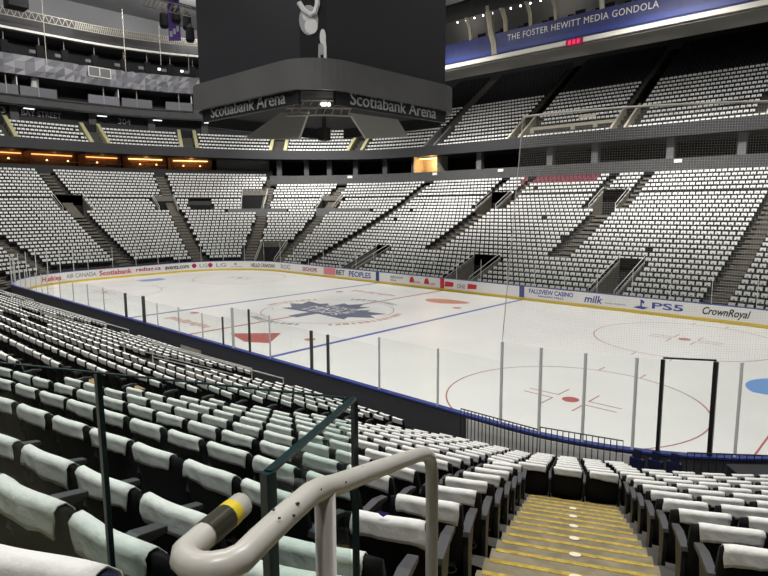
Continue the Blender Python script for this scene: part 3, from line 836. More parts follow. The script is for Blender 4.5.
b = MB(); b.wall(rrect(HX - .01, HY - .01, RC - .01, 14)[::-1], .0, .20, .012, 'kick_yellow', closed=True); b.obj('kickplate', BOARDS)
b = MB(); b.wall(rrect(HX - .02, HY - .02, RC - .02, 14)[::-1], 1.05, 1.10, .20, 'cap_blue', closed=True); b.obj('cap_rail', BOARDS)
b = MB(); b.wall([corner_out(a) for a in np.linspace(-7, 23, 14)][::-1], .08, 1.0, .02, 'post_grey'); b.obj('gate_back', BOARDS, label='pale back of the corner gates')
for x, m in ((-7.62, 'cap_blue'), (7.62, 'cap_blue'), (0, 'ad_red')):
    b = MB(); b.box((x, HY - .014, .62), (.42, .012, .84), m); b.obj('board_marker', BOARDS)
def on_boards(mb, s0, z0, name, label=None):
    v = []
    for x, y, z in mb.v:
        (px, py), n = perim(s0 + x); o = .016 + z; v.append((px + n[0] * o, py + n[1] * o, z0 + y))
    mb.v = v; o = mb.obj(name, BOARDS)
    if label: o['label'] = label
def ad(body, xy0, xy1, h, z0, m, shear=0., stretch=True):
    s0, s1 = s_of(*xy0), s_of(*xy1)
    t_ = fit_width(text_mb(body, 1, m, .003, shear=shear, bold=.018), s1 - s0, h if stretch else None); on_boards(t_, (s0 + s1) / 2, z0, 'advert_lettering')
def adbox(xy, w, h, z0, m, shape=None):
    b = MB()
    if shape == 'disc': b.prism([(w / 2 * cos(2 * PI * i / 20), h / 2 + h / 2 * sin(2 * PI * i / 20)) for i in range(20)], 0, .006, m)
    elif shape: b.prism([(x * w, y * h) for x, y in shape], 0, .006, m)
    else: b.prism([(-w / 2, 0), (w / 2, 0), (w / 2, h), (-w / 2, h)], 0, .006, m)
    on_boards(b, s_of(*xy), z0, 'advert_panel')
Y = HY
ad('FALLSVIEW CASINO', (8.24, Y), (11.75, Y), .34, .58, 'ad_blue'); ad('NIAGARA FALLS', (9.0, Y), (11.0, Y), .13, .36, 'ad_blue')
ad('milk', (12.6, Y), (13.9, Y), .52, .36, 'ad_blue', .2); ad('every moment', (14.1, Y), (15.5, Y), .13, .38, 'ad_grey')
adbox((16.5, Y), .62, .62, .34, 'ad_blue', [(-.08, .2), (.08, .12), (.08, .62), (.3, .55), (.32, .78), (.1, .95), (-.08, 1.0)]); adbox((16.5, Y), 1.0, .22, .30, 'ad_blue', [(-.5, .3), (-.15, .9), (.5, .7), (.15, .05)])
ad('PS5', (17.2, Y), (19.1, Y), .42, .42, 'ad_blue'); ad('CrownRoyal', (20.2, Y), (22.8, Y - .05), .62, .28, 'ad_black', .35)
ad('ONE', (1.55, Y), (2.4, Y), .38, .34, 'ad_grey')
for x in (.72, 3.05): adbox((x, Y), .95, .55, .32, 'ad_red', [(-.5, .1), (.45, .2), (.5, .85), (-.4, .9)]); ad('Classic', (x - .38, Y - .002), (x + .38, Y - .002), .2, .5, 'board_white', .3)
for x in (-3.4, -1.72): adbox((x, Y), .55, .6, .36, 'ad_red', [(-.5, .1), (.5, .1), (.5, .5), (.2, 1.), (-.3, .8)]); ad('cola', (x + .3, Y), (x + .95, Y), .22, .40, 'ad_pink')
ad('MERCHANT', (-5.95, Y), (-4.4, Y), .22, .62, 'ad_grey'); ad('law', (-5.95, Y), (-5.2, Y), .2, .36, 'ad_grey')
ad('PEOPLES', (-11.5, Y), (-8.5, Y), .55, .34, 'ad_blue'); adbox((-14.35, Y), 1.8, .72, .28, 'ad_pink'); ad('POINTS', (-15.2, Y - .004), (-13.5, Y - .004), .45, .42, 'ad_red'); ad('BET', (-13.35, Y), (-12.1, Y), .5, .38, 'ad_black')
ad('20CHOPE', (-18.7, Y), (-16.3, Y), .42, .40, 'ad_maroon'); ad('ROG', (-22.4, 12.9), (-20.8, Y), .5, .36, 'ad_grey')
ad('HELLO CANADIAN', (-26.36, 11.7), (-23.4, 12.8), .42, .40, 'ad_black')
ad('LG', (-29.2, 8.95), (-28.5, 9.82), .42, .42, 'ad_grey'); adbox((-29.5, 8.4), .5, .5, .40, 'ad_maroon', 'disc')
ad('LG', (-29.95, 7.3), (-29.6, 8.1), .42, .42, 'ad_grey'); adbox((-30.13, 6.75), .5, .5, .40, 'ad_maroon', 'disc')
adbox((-27.8, 10.6), .3, .25, .6, 'ad_grey', 'disc'); ad('markets', (-28.2, 10.2), (-27.2, 11.1), .12, .38, 'ad_grey')
ad('events.com', (-HX, 3.5), (-30.25, 6.2), .42, .42, 'ad_black'); ad('redtag.ca', (-HX, .3), (-HX, 3.0), .52, .38, 'ad_maroon'); ad('Scotiabank', (-HX, -3.4), (-HX, -.15), .5, .40, 'ad_red')
ad('AIR CANADA', (-30.2, -6.6), (-HX, -3.7), .42, .42, 'ad_grey'); ad('Huskies', (-29.1, -9.0), (-30.05, -7.1), .48, .38, 'ad_red')
def flatad(body, p0, p1, h, z0, m):
    t_ = fit_width(text_mb(body, 1, m, .003), math.dist(p0, p1), h); d = Vector((p1[0] - p0[0], p1[1] - p0[1])).normalized(); n = Vector((d.y, -d.x)); mx, my = (p0[0] + p1[0]) / 2, (p0[1] + p1[1]) / 2
    t_.v = [(mx + d.x * x + n.x * (z + .03), my + d.y * x + n.y * (z + .03), z0 + y) for x, y, z in t_.v]; t_.obj('advert_lettering', BOARDS)
# ------------------------------------------------------------------ rink glass
def glass_section(p0, p1, ztop, postm, pw, label, grp, post_top=None, both=False):
    o = thing('rink_glass', label, 'rink glass', (p0[0], p0[1], 1.1), 0, grp)
    b = MB(); b.bar((p0[0], p0[1], (1.1 + ztop) / 2), (p1[0], p1[1], (1.1 + ztop) / 2), .012, ztop - 1.1, 'rink_glass'); part(b, 'pane', o)
    for i, p in enumerate([p0] + ([p1] if both else [])):
        b = MB(); zt = post_top or ztop; b.bar((p[0], p[1], 1.1), (p[0], p[1], zt), pw, pw, postm); part(b, 'post', o)
    return o
yb = -HY - .08
def corner_pt(a): return (HX - RC + (RC + .08) * sin(rad(a)), -HY + RC - (RC + .08) * cos(rad(a)))
NP = [(17.31, 2.85, 'post_grey', .05), (19.75, 2.87, 'post_grey', .05)]
spec = [(-12.2, 2.5, 'post_grey', .05), (-9.8, 2.5, 'post_grey', .05), (-7.4, 2.5, 'post_grey', .05), (-5, 2.5, 'post_grey', .05), (-2.02, 2.45, 'post_dark', .11), (.18, 2.5, 'post_dark', .13), (1.7, 2.3, 'post_grey', .045), (3.9, 2.35, 'post_grey', .045), (6.1, 2.3, 'post_grey', .045),
        (7.83, 2.35, 'post_dark', .06), (8.62, 2.85, 'post_grey', .09), (9.86, 2.92, 'post_dark', .07), (11.28, 2.84, 'post_grey', .045), (13.85, 2.58, 'post_dark', .09), (14.77, 2.56, 'post_dark', .08), (17.31, 2.85, 'post_grey', .05), (19.75, 2.87, 'post_grey', .05), (21.95, 3.42, 'post_grey', .06)]
for i, (x, zt, m, w) in enumerate(spec):
    nx = spec[i + 1][0] if i + 1 < len(spec) else None
    if nx is None: break
    glass_section((x, yb), (nx, yb), min(zt, spec[i + 1][1]), m, w, f"clear rink glass pane on the near boards, {ordn(len(spec) - 1 - i)} left of the net's lower corner", 'near side rink glass', zt)
ang = [math.degrees(math.atan2(x - (HX - RC), -(y + HY - RC))) for x, y in ((21.96, -12.96), (23.08, -12.88), (24.18, -12.67), (25.29, -12.28), (25.81, -12.04), (26.8, -11.45), (27.25, -11.1))]
ang += [ang[-1] + 9 * i for i in range(1, 5)]
for i in range(len(ang) - 1):
    dk = i in (4, 5)
    glass_section(corner_pt(ang[i]), corner_pt(ang[i + 1]), 3.42, 'black_metal' if dk else 'post_grey', (.10 if i == 5 else .08) if dk else .06,
                  f"tall clear rink glass pane in the near corner, {ordn(i + 1)} right of the net's lower corner", 'corner rink glass')
b = MB(); a_, c_ = corner_pt(ang[4]), corner_pt(ang[5]); b.tube([(*a_, 3.46), (*c_, 3.46)], .025, 'black_metal', 8)
b.obj('glass_gate_bar', label='black bar across the top of the dark framed gate in the corner glass', category='bar')
# left end corner (near side) and far glass
k_ = 0
for i in range(10):
    a0, a1 = i * 9, (i + 1) * 9
    f = lambda a: (-HX + RC - (RC + .08) * sin(rad(a)), -HY + RC - (RC + .08) * cos(rad(a)))
    glass_section(f(a0), f(a1), 3.3, 'post_grey', .05, f"rink glass pane in the far left near-side corner, {ordn(i + 1)} along the bend", 'left corner rink glass')
xs_ = [-21.95 + 1.22 * i for i in range(8)]
for i in range(7): glass_section((xs_[i], yb), (xs_[i + 1], yb), 2.5, 'post_grey', .045, f"rink glass pane on the near boards left of the benches, {ordn(i + 1)} from the corner", 'near side rink glass')
n_ = 0
sv = list(np.arange(-4.4, PS_[-1] - 12, 2.4))
for i, s_ in enumerate(sv[:-1]):
    (x0, y0), n0 = perim(s_); (x1, y1), n1 = perim(sv[i + 1])
    glass_section((x0 - n0[0] * .08, y0 - n0[1] * .08), (x1 - n1[0] * .08, y1 - n1[1] * .08), 3.2 if rink_d(0, 0) and (s_ < LSTR + RC * 1.5) else 2.85, 'post_grey', .03, f"clear rink glass pane on the far boards, {ordn(i + 1)} from the left goal end", 'far rink glass')
# bench area on the near side
b = MB(); b.box((2, -13.95, .42), (14, .3, .06), 'bench_blue'); b.box((2, -14.1, .2), (14, .06, .4), 'bench_blue')
b.obj('player_bench', label='long blue bench behind the near boards', category='bench')
o = thing('plexi_screen', 'tan hazy plexi screen standing among the near seats behind the bench', 'screen', (9.5, -15.5, .76))
b = MB(); b.box((9.5, -15.5, 1.28), (1.5, .03, .74), 'plexi'); part(b, 'panel', o)
b = MB(); b.tube([(8.73, -15.5, .77), (8.73, -15.5, 1.67), (10.27, -15.5, 1.67), (10.27, -15.5, .77)], .02, 'steel', 6); part(b, 'frame', o)

# black railings behind the corner glass
def railing(p0, p1, z0, h, n, m, label, name='railing', r=.018, cat='railing', z1=None, grp=None, bars=True, top2=False):
    z1 = z0 if z1 is None else z1
    o = thing(name, label, cat, (p0[0], p0[1], z0), 0, grp)
    b = MB(); b.tube([(*p0, z0), (*p0, z0 + h), (*p1, z1 + h), (*p1, z1)], r, m, 6); part(b, 'frame', o)
    if bars:
        b = MB()
        for i in range(1, n):
            q = i / n; x, y, z = p0[0] + (p1[0] - p0[0]) * q, p0[1] + (p1[1] - p0[1]) * q, z0 + (z1 - z0) * q
            b.bar((x, y, z + .08), (x, y, z + h), .018, .018, m)
        b.bar((*p0, z0 + .1), (*p1, z1 + .1), .03, .03, m); part(b, 'bar_infill', o)
    else:
        b = MB(); b.tube([(*p0, z0 + h * .5), (*p1, z1 + h * .5)], r * .7, m, 6); part(b, 'mid_rail', o)
    return o
def corner_off(a, d): return (HX - RC + (RC + d) * sin(rad(a)), -HY + RC - (RC + d) * cos(rad(a)))
railing(corner_off(-5.5, .75), corner_off(9, .78), .47, 1.0, 20, 'black_metal', 'left black barred railing between the near seats and the corner boards')
railing(corner_off(9.5, .80), corner_off(21.5, .80), .55, 1.0, 14, 'black_metal', 'right black barred railing between the near seats and the corner boards')
railing(corner_off(30, .8), corner_off(44, .8), .45, .98, 14, 'black_metal', 'black barred railing at the right edge below the corner glass')
for i, a in enumerate((23.5, 26, 28.5)):
    P = corner_off(a, .75); b = MB(); b.prism([(P[0] - .16, P[1] - .05), (P[0] + .16, P[1] - .05), (P[0] + .16, P[1] + .06), (P[0] - .16, P[1] + .06)], .3, 1.15, 'seat_navy'); b.prism([(P[0] - .08, P[1] - .03), (P[0] + .08, P[1] - .03), (P[0] + .08, P[1] + .04), (P[0] - .08, P[1] + .04)], 1.15, 1.36, 'seat_navy')
    b.obj('folded_chair', label=f"dark blue folded chair behind the corner boards, {ordn(i + 1)} right of the black railing", category='chair', group='folded chairs behind the corner boards')
P = corner_off(44, 1.3); b = MB(); b.box((P[0], P[1], .75), (3.0, .8, .95), 'wall_black', rot=rad(40)); b.box((P[0], P[1], 1.24), (3.05, .85, .04), 'wall_dark', rot=rad(40)); b.obj('scorer_desk', label='long black desk below the corner glass at the right edge', category='desk')

# ------------------------------------------------------------------ vomitories
def vom(sec, a, b_, k0, k1, label, rails=True):
    r0, r1 = RK(k0, sec), RK(k1 + 1, sec); z0 = max(.05, ZF[k0] - .25) if k0 else .05
    if sec == 'near': r0 += 1.0
    if sec == 'FL' and k0 == 0: r0 = RK(2)
    P = [at(sec, a, r0)[0], at(sec, b_, r0)[0], at(sec, a, r1)[0], at(sec, b_, r1)[0]]; c = ((P[0][0] + P[1][0]) / 2, (P[0][1] + P[1][1]) / 2)
    o = thing('stair_tunnel', label, 'tunnel entrance', (c[0], c[1], z0), 0, 'tunnel entrances through the stands')
    b = MB(); b.add([(*P[0], z0), (*P[1], z0), (*P[3], z0), (*P[2], z0)], [(0, 1, 2, 3)], 'concrete'); part(b, 'passage_floor', o)
    zt = ZK(k1 + 1, sec, a)
    b = MB(); b.add([(*P[2], z0), (*P[3], z0), (*P[3], zt + (.75 if sec != 'near' else -.05)), (*P[2], zt + (.75 if sec != 'near' else -.05))], [(0, 1, 2, 3)], 'wall_black' if k0 else 'wall_dark'); (sec != 'near') and b.wall([P[2], P[3]], zt + .0, zt + .7, .06, 'concrete'); part(b, 'doorway_shade', o)  # dark sheet stands in for the unlit depth of the tunnel
    for u, v in ((P[0], P[2]), (P[1], P[3])):
        b = MB(); n = 5; pts = [(u[0] + (v[0] - u[0]) * i / n, u[1] + (v[1] - u[1]) * i / n) for i in range(n + 1)]
        b.wall(pts, z0, [ZF[k0] + (zt - ZF[k0]) * i / n + .35 for i in range(n + 1)], .08, 'concrete'); part(b, 'side_wall', o)
        if rails:
            b = MB(); za, zc = ZF[k0] + .95, zt + .95
            b.tube([(*u, za - .6), (*u, za), (*v, zc), (*v, zc - .6)], .025, 'post_grey', 6); b.tube([(*u, za - .4), (*v, zc - .4)], .02, 'post_grey', 6); part(b, 'rail', o)
names = {0: 'near the ice'}
for s, a, b_, k0, k1 in VOMS:
    for sec in (('far', 'near') if s == 'side' else (s,)):
        if sec == 'near' and k0 > 15: continue
        mx = at(sec, (a + b_) / 2, RK(k0))[0]; u, v, d = project((*mx, ZF[k0] + .8))
        if not (-60 < u < 830): continue
        where = 'low tunnel entrance at the foot' if k0 == 0 else 'upper tunnel entrance halfway up'
        nm = {('far', 12.3): 'the right part of the far stand', ('far', -14.2): 'the left part of the far stand', ('far', -.9): 'the far stand opposite the red line', ('far', 5.3): 'the far stand right of the maroon seats', ('far', -7.9): 'the far stand left of the maroon seats',
              ('FL', 29.5): 'the far left corner', ('FL', 46): 'the far left corner, grey walled', ('FL', 72): 'the corner stand under the orange suites', ('left', -1.5): 'the stand behind the left goal', ('FL', 62): 'the corner stand beside the grey parapet', ('FL', 23): 'the corner stand under the scoreboard',
              ('near', 12.3): 'the near stand, railed', ('near', -14.2): 'the near stand towards the left', ('near', -.9): 'the near stand behind the bench'}.get((sec, a), 'the stand')
        if (sec, a) in (('FL', 62),): continue
        vom(sec, a, b_, k0, k1, f"{where} of {nm}")
# wheelchair platforms: grey parapets in the corner stand
for s, a, b_, k0, k1 in PLATS:
    st = list(np.linspace(a, b_, 10)); path = [at(s, t, RK(k0) + .05)[0] for t in st]
    o = thing('viewing_platform', f"grey walled viewing platform in the corner stand, {'left of' if a > 30 else 'below'} the {'tunnel' if a > 30 else 'scoreboard'}", 'platform', (*path[0], ZF[k0]), 0)
    b = MB(); b.wall(path, ZF[k0] - .1, ZF[k0] + .95, .1, 'wall_mid'); part(b, 'parapet', o)
    for i in range(0, 9, 1):
        t = st[i] + (st[1] - st[0]) / 2; p, nn = at(s, t, RK(k0) + .42); th = math.atan2(-nn[1], -nn[0]) - PI / 2
# aisle edges: pale concrete stair strips on the far aisles
def aisle_strip(sec, t0, t1, k0, k1, label, corner=None):
    b = MB()
    for k in range(k0, k1 + 1):
        for h in (0, 1):
            tk = corner if corner is not None else 0.; r0 = RK(k, sec, tk) + .4 * h; z = ZK(k, sec, tk) + (0 if h == 0 else (ZK(min(k + 1, 35), sec, tk) - ZK(k, sec, tk)) / 2)
            if corner is not None:
                (cx, cy), nn = at(sec, corner, r0); (dx, dy), _ = at(sec, corner, r0 + .4); tx, ty = -nn[1], nn[0]; w = .6
                Q = [(cx - tx * w, cy - ty * w), (cx + tx * w, cy + ty * w), (dx + tx * w, dy + ty * w), (dx - tx * w, dy - ty * w)]
            else: Q = [at(sec, t0, r0)[0], at(sec, t1, r0)[0], at(sec, t1, r0 + .4)[0], at(sec, t0, r0 + .4)[0]]
            if rink_d(*Q[0]) < .4: continue
            zb = z - .22
            b.add([(*Q[0], zb), (*Q[1], zb), (*Q[1], z + .006), (*Q[0], z + .006), (*Q[2], z + .006), (*Q[3], z + .006)], [(0, 1, 2, 3), (3, 2, 4, 5)], 'concrete')
    if b.v: struct(b, 'floor_aisle', label, 'aisle stairs', fix=False)
for sec in ('far', 'near'):
    for a, b_, k0, k1 in AISLES['side']:
        kk = min(k1, 27 if sec == 'far' else 17)
        if sec == 'near' and k0 > 15: continue
        if abs(a) > 19 or abs(b_) > 19.9: continue
        aisle_strip(sec, a, b_, k0, kk, f"concrete aisle stairs in the {sec} stand")
for sec in ('FL', 'NL'):
    for c, hw, k0, k1 in AISLES['corner']: aisle_strip(sec, 0, 0, 0, 31 if c > 46 else 27, 'concrete aisle stairs in the corner stand', c)
aisle_strip('left', -.6, .6, 0, 31, 'concrete aisle stairs behind the left goal')
for sec, sx in (('far', 1), ('far', -1), ('near', 1), ('near', -1)):
    aisle_strip(sec, min(sx * 19.7, sx * 20.9), max(sx * 19.7, sx * 20.9), 0, 27 if sec == 'far' else 17, f"concrete aisle stairs where the {sec} stand meets the corner")
aisle_strip('FR', 0, 0, 0, 27, 'concrete aisle stairs in the far right corner', 26)

# ------------------------------------------------------------------ end and side building behind the bowl
def arc(sec_list, r, step=2.5):
    P = []
    for sec, a, b_ in sec_list:
        n = max(2, int(abs(b_ - a) / (step if sec in SG else 2.)) + 1)
        for t in np.linspace(a, b_, n):
            p = at(sec, t, r)[0]
            if not P or math.dist(P[-1], p) > 1e-4: P.append(p)
    return P
FULL = [('NL', 40, 90), ('left', -CY, CY), ('FL', 90, 0), ('far', -CX, CX), ('FR', 0, 50)]
ENDL = [('NL', 40, 90), ('left', -CY, CY), ('FL', 90, 44)]
SIDE = [('FL', 44, 0), ('far', -CX, CX), ('FR', 0, 50)]
b = MB(); b.wall(arc([('NL', 40, 90), ('left', -CY, CY), ('FL', 90, 46)], 35.25), 11.6, 12.75, .15, 'wall_dark'); struct(b, 'wall_parapet_left', 'dark parapet between the left stand and the orange lit suites', 'wall', fix=False)
b = MB(); b.wall(arc([('FL', 46, 0), ('far', -CX, CX), ('FR', 0, 50)], 32.0), 10.3, 11.75, .15, 'wall_grey'); struct(b, 'wall_parapet_far', 'grey parapet above the far lower stand', 'wall', fix=False)
b = MB(); b.wall(arc(FULL, 40.), 9, 16.5, .2, 'wall_black'); struct(b, 'wall_concourse', 'black concourse wall behind the lower stands', 'wall', fix=False)
b = MB()
for t0, t1 in zip(np.arange(-CX, CX, 2), np.arange(-CX + 2, CX + 2, 2)): pass
def slab(sl, r0, r1, z, m, name, label, th=.15):
    A, B = arc(sl, r0), arc(sl, r1); b = MB(); n = min(len(A), len(B)); vs = []
    for i in range(n): vs += [(*A[i], z), (*B[i], z), (*B[i], z - th), (*A[i], z - th)]
    fs = []
    for i in range(n - 1):
        for k in range(4): fs.append((4 * i + k, 4 * i + (k + 1) % 4, 4 * i + 4 + (k + 1) % 4, 4 * i + 4 + k))
    b.add(vs, fs, m); return struct(b, name, label, 'slab', fix=False)
slab([('NL', 40, 90), ('left', -CY, CY), ('FL', 90, 46)], 35.2, 40.2, 11.75, 'wall_dark', 'floor_suite_left', 'dark floor of the suites behind the left stand')
slab([('FL', 46, 0), ('far', -CX, CX), ('FR', 0, 50)], 32, 40.2, 10.5, 'wall_dark', 'floor_concourse', 'dark concourse floor behind the far stand')
# columns along the far concourse
for i, (sec, t) in enumerate([('FL', 44), ('FL', 37), ('FL', 31), ('FL', 24), ('FL', 16), ('FL', 8), ('far', -14), ('far', -4), ('far', 1.5), ('far', 9.5), ('far', 16)]):
    p, nn = at(sec, t, 34.5); b = MB(); b.box((p[0], p[1], 12.4), (.75, .75, 4.0), 'wall_grey' if sec == 'FL' else 'wall_mid', rot=math.atan2(nn[1], nn[0]))
    b.obj('pillar', label=f"square grey pillar in the dark concourse above the far stand, {ordn(i + 1)} from left", category='pillar', group='concourse pillars', kind='structure')
for i, (sec, t) in enumerate([('FL', 47.5), ('FL', 24), ('far', -19.5), ('far', -9.3), ('far', 11.)]):
    p, nn = at(sec, t, 31.93); b = MB(); b.box((p[0], p[1], 11.45), (.02, .75, .34), 'white_paint', rot=math.atan2(nn[1], nn[0])); b.obj('wall_sign', label=f"small white sign on the grey parapet of the far stand, {ordn(i + 1)} from left", category='sign', group='white parapet signs')
# orange suites (left end): compartments
def suite(sec, t0, t1, label, bright=1., shelves=2):
    r0, r1 = 35.7, 38.6; tm = (t0 + t1) / 2; (cx, cy), nn = at(sec, tm, 36.5); z0 = 12.0 + upper_off(sec, tm) - .2; z1 = z0 + 2.6
    o = thing('suite_booth', label, 'suite', (cx, cy, z0), 0, 'orange lit suites behind the left stand')
    A, B, C_, D_ = at(sec, t0, r0)[0], at(sec, t1, r0)[0], at(sec, t0, r1)[0], at(sec, t1, r1)[0]
    b = MB(); b.add([(*C_, z0), (*D_, z0), (*D_, z1), (*C_, z1)], [(0, 1, 2, 3)], 'wood'); b.add([(*A, z1), (*B, z1), (*D_, z1), (*C_, z1)], [(0, 1, 2, 3)], 'wood')
    part(b, 'back_wall', o)
    b = MB(); b.wall([A, C_], z0, z1, .12, 'wood'); part(b, 'partition', o)
    def lerp(P, Q, u): return (P[0] + (Q[0] - P[0]) * u, P[1] + (Q[1] - P[1]) * u)
    E1, E2 = at(sec, t0 + (t1 - t0) * .1, r1 - .3)[0], at(sec, t0 + (t1 - t0) * .9, r1 - .3)[0]
    b = MB(); b.bar((*E1, z0 + 1.95), (*E2, z0 + 1.95), .06, .10, 'warm_bright' if bright > 1 else 'warm_lamp'); part(b, 'strip_lamp', o)
    F1, F2 = at(sec, t0 + (t1 - t0) * .08, r0 + .5)[0], at(sec, t0 + (t1 - t0) * .92, r0 + .5)[0]
    b = MB(); b.bar((*F1, z0 + .95), (*F2, z0 + .95), .5, .06, 'cream'); part(b, 'counter', o)
    G1, G2 = at(sec, t0, r0 + .1)[0], at(sec, t1, r0 + .1)[0]
    b = MB(); b.bar((*G1, z0 + 1.35), (*G2, z0 + 1.35), .04, .05, 'red_rail'); part(b, 'rail', o)
    L = bpy.data.lights.new('suite_light', 'POINT'); L.energy = 42 * bright; L.color = (1, .45, .15); L.shadow_soft_size = .3
    lo = bpy.data.objects.new('suite_light', L); COL.objects.link(lo); lo.location = (*at(sec, tm, 37.2)[0], z0 + 2.2)
    for i in range(shelves):
        tt = t0 + (t1 - t0) * (.3 + .4 * i); p = at(sec, tt, r0 + .55)[0]; b = MB(); b.tube([(*p, z0 + .98), (*p, z0 + 1.12), (*p, z0 + 1.2)], [.14, .10, .03], 'warm_bright', 8); part(b, 'table_lamp', o)
suite('NL', 74, 89, 'orange lit suite at the left edge of the photo', .5, 1)
suite('left', -4.6, -1.2, 'dim orange suite second from the left edge', .4, 1); suite('left', -1.1, 5.4, 'long orange lit suite with a red rail behind the left goal', .7, 2)
suite('FL', 88.5, 80, 'dim orange suite between the two bright ones', .5, 1); suite('FL', 79.5, 70.5, 'bright orange suite with two tables', 1.4, 2); suite('FL', 70, 60.5, 'brightest orange suite, nearest the scoreboard', 1.9, 2)
p0, p1 = at('FL', 59.5, 36.6)[0], at('FL', 47, 36.6)[0]
b = MB(); b.wall([p0, p1][::-1], 12, 15.2, .15, 'wall_mid'); struct(b, 'wall_suite_grey', 'plain grey wall right of the orange suites', 'wall')
# warm room on the far concourse
o = thing('suite_booth', 'single warm lit room in the dark concourse right of the scoreboard', 'suite', (*at('FL', 4, 35)[0], 11.8))
A, B, C_, D_ = at('FL', 7.2, 33.6)[0], at('FL', .5, 33.6)[0], at('FL', 7.2, 36)[0], at('FL', .5, 36)[0]
b = MB(); b.add([(*C_, 11.6), (*D_, 11.6), (*D_, 14), (*C_, 14)], [(0, 1, 2, 3)], 'cream'); part(b, 'back_wall', o)
b = MB(); b.wall([A, C_], 11.2, 14, .1, 'cream'); part(b, 'side_wall', o); b = MB(); b.wall([B, D_], 11.2, 14, .1, 'cream'); part(b, 'side_wall', o)
b = MB(); b.bar((*at('FL', 6.5, 34.6)[0], 13.75), (*at('FL', 1, 34.6)[0], 13.75), .5, .1, 'warm_bright'); part(b, 'ceiling_lamp', o)
L = bpy.data.lights.new('suite_light', 'POINT'); L.energy = 260; L.color = (1, .55, .22); lo = bpy.data.objects.new('suite_light', L); COL.objects.link(lo); lo.location = (*at('FL', 3.5, 34.8)[0], 13.2)

# upper end wall with signage, beam, suites, fascia
UPW = [('NL', 45, 90), ('left', -CY, CY), ('FL', 90, 40)]
b = MB(); b.wall(arc(UPW, 38.2), 15, 20.9, .2, 'wall_dark'); struct(b, 'wall_upper_left', 'black wall behind the upper left seats', 'wall', fix=False)
b = MB(); b.wall(arc(UPW, 36.2), 20.1, 21.35, .3, 'wall_grey'); struct(b, 'beam_upper_left', 'grey beam above the section signs', 'beam', fix=False)
slab(UPW, 36.2, 41, 20.3, 'wall_dark', 'ceiling_upper_left', 'dark soffit above the section signs')
slab(UPW, 36.0, 41, 21.4, 'wall_grey', 'floor_box_left', 'grey floor of the private boxes')
b = MB(); b.wall(arc(UPW, 39.5), 21, 31, .2, 'wall_dark'); struct(b, 'wall_box_left', 'dark back wall of the private boxes', 'wall', fix=False)
# faceted grey fascia
A = arc(UPW, 35.2, 1.25); b = MB(); vs = []
dense = []
for p, q in zip(A[:-1], A[1:]):
    m_ = max(1, int(math.dist(p, q) / 1.1)); dense += [(p[0] + (q[0] - p[0]) * i / m_, p[1] + (q[1] - p[1]) * i / m_) for i in range(m_)]
rr = random.Random(5)
prev = None
for i, p in enumerate(dense):
    zs = [23.75, 24.55 + rr.uniform(-.2, .2), 25.35 + rr.uniform(-.2, .2), 26.15]
    d = Vector((p[0] + CX, p[1] - max(-CY, min(CY, p[1])))); d = d.normalized()
    row = [(p[0] - d.x * (rr.uniform(0, .25) if 0 < j < 3 else 0), p[1] - d.y * (rr.uniform(0, .25) if 0 < j < 3 else 0), z) for j, z in enumerate(zs)]
    if prev:
        for j in range(3):
            for tri in ((prev[j], row[j], row[j + 1]), (prev[j], row[j + 1], prev[j + 1])): b.add(tri, [(0, 1, 2)], 'tri%d' % rr.randrange(4))
    prev = row
b.obj('wall_fascia_left', kind='structure', label='faceted grey triangle pattern fascia between the box levels', category='wall', fix=False)
slab(UPW, 35.2, 41, 23.9, 'wall_grey', 'ceiling_box_left', 'soffit under the faceted fascia'); slab(UPW, 35.2, 41, 26.15, 'wall_dark', 'floor_upper_box', 'floor of the upper boxes')
slab(UPW, 35.4, 41, 29.1, 'wall_grey', 'ceiling_upper_box', 'soffit over the upper boxes')
b = MB(); b.wall(arc(UPW, 35.1), 29.05, 29.3, .25, 'white_paint'); struct(b, 'trim_1', 'pale rail line along the top of the upper boxes', 'trim', fix=False)
b = MB(); b.wall(arc(UPW, 35.6), 29.3, 31.6, .2, 'wall_grey'); struct(b, 'wall_attic_left', 'grey band above the pale rail line', 'wall', fix=False)
# lattice truss ring
b = MB(); A = arc([('NL', 45, 90), ('left', -CY, CY), ('FL', 90, 50)], 33.6, 1.3); zt, zb = 31.1, 30.2
for p, q in zip(A[:-1], A[1:]):
    n = 3
    for i in range(n):
        u, v = [(p[0] + (q[0] - p[0]) * w, p[1] + (q[1] - p[1]) * w) for w in (i / n, (i + 1) / n)]; m_ = ((u[0] + v[0]) / 2, (u[1] + v[1]) / 2)
        b.bar((*u, zb), (*m_, zt), .06, .06, 'truss_light'); b.bar((*m_, zt), (*v, zb), .06, .06, 'truss_light')
    b.bar((*p, zt), (*q, zt), .09, .09, 'truss_light'); b.bar((*p, zb), (*q, zb), .09, .09, 'truss_light')
b.obj('lattice_truss', label='pale curved lattice truss hanging above the left boxes', category='truss')
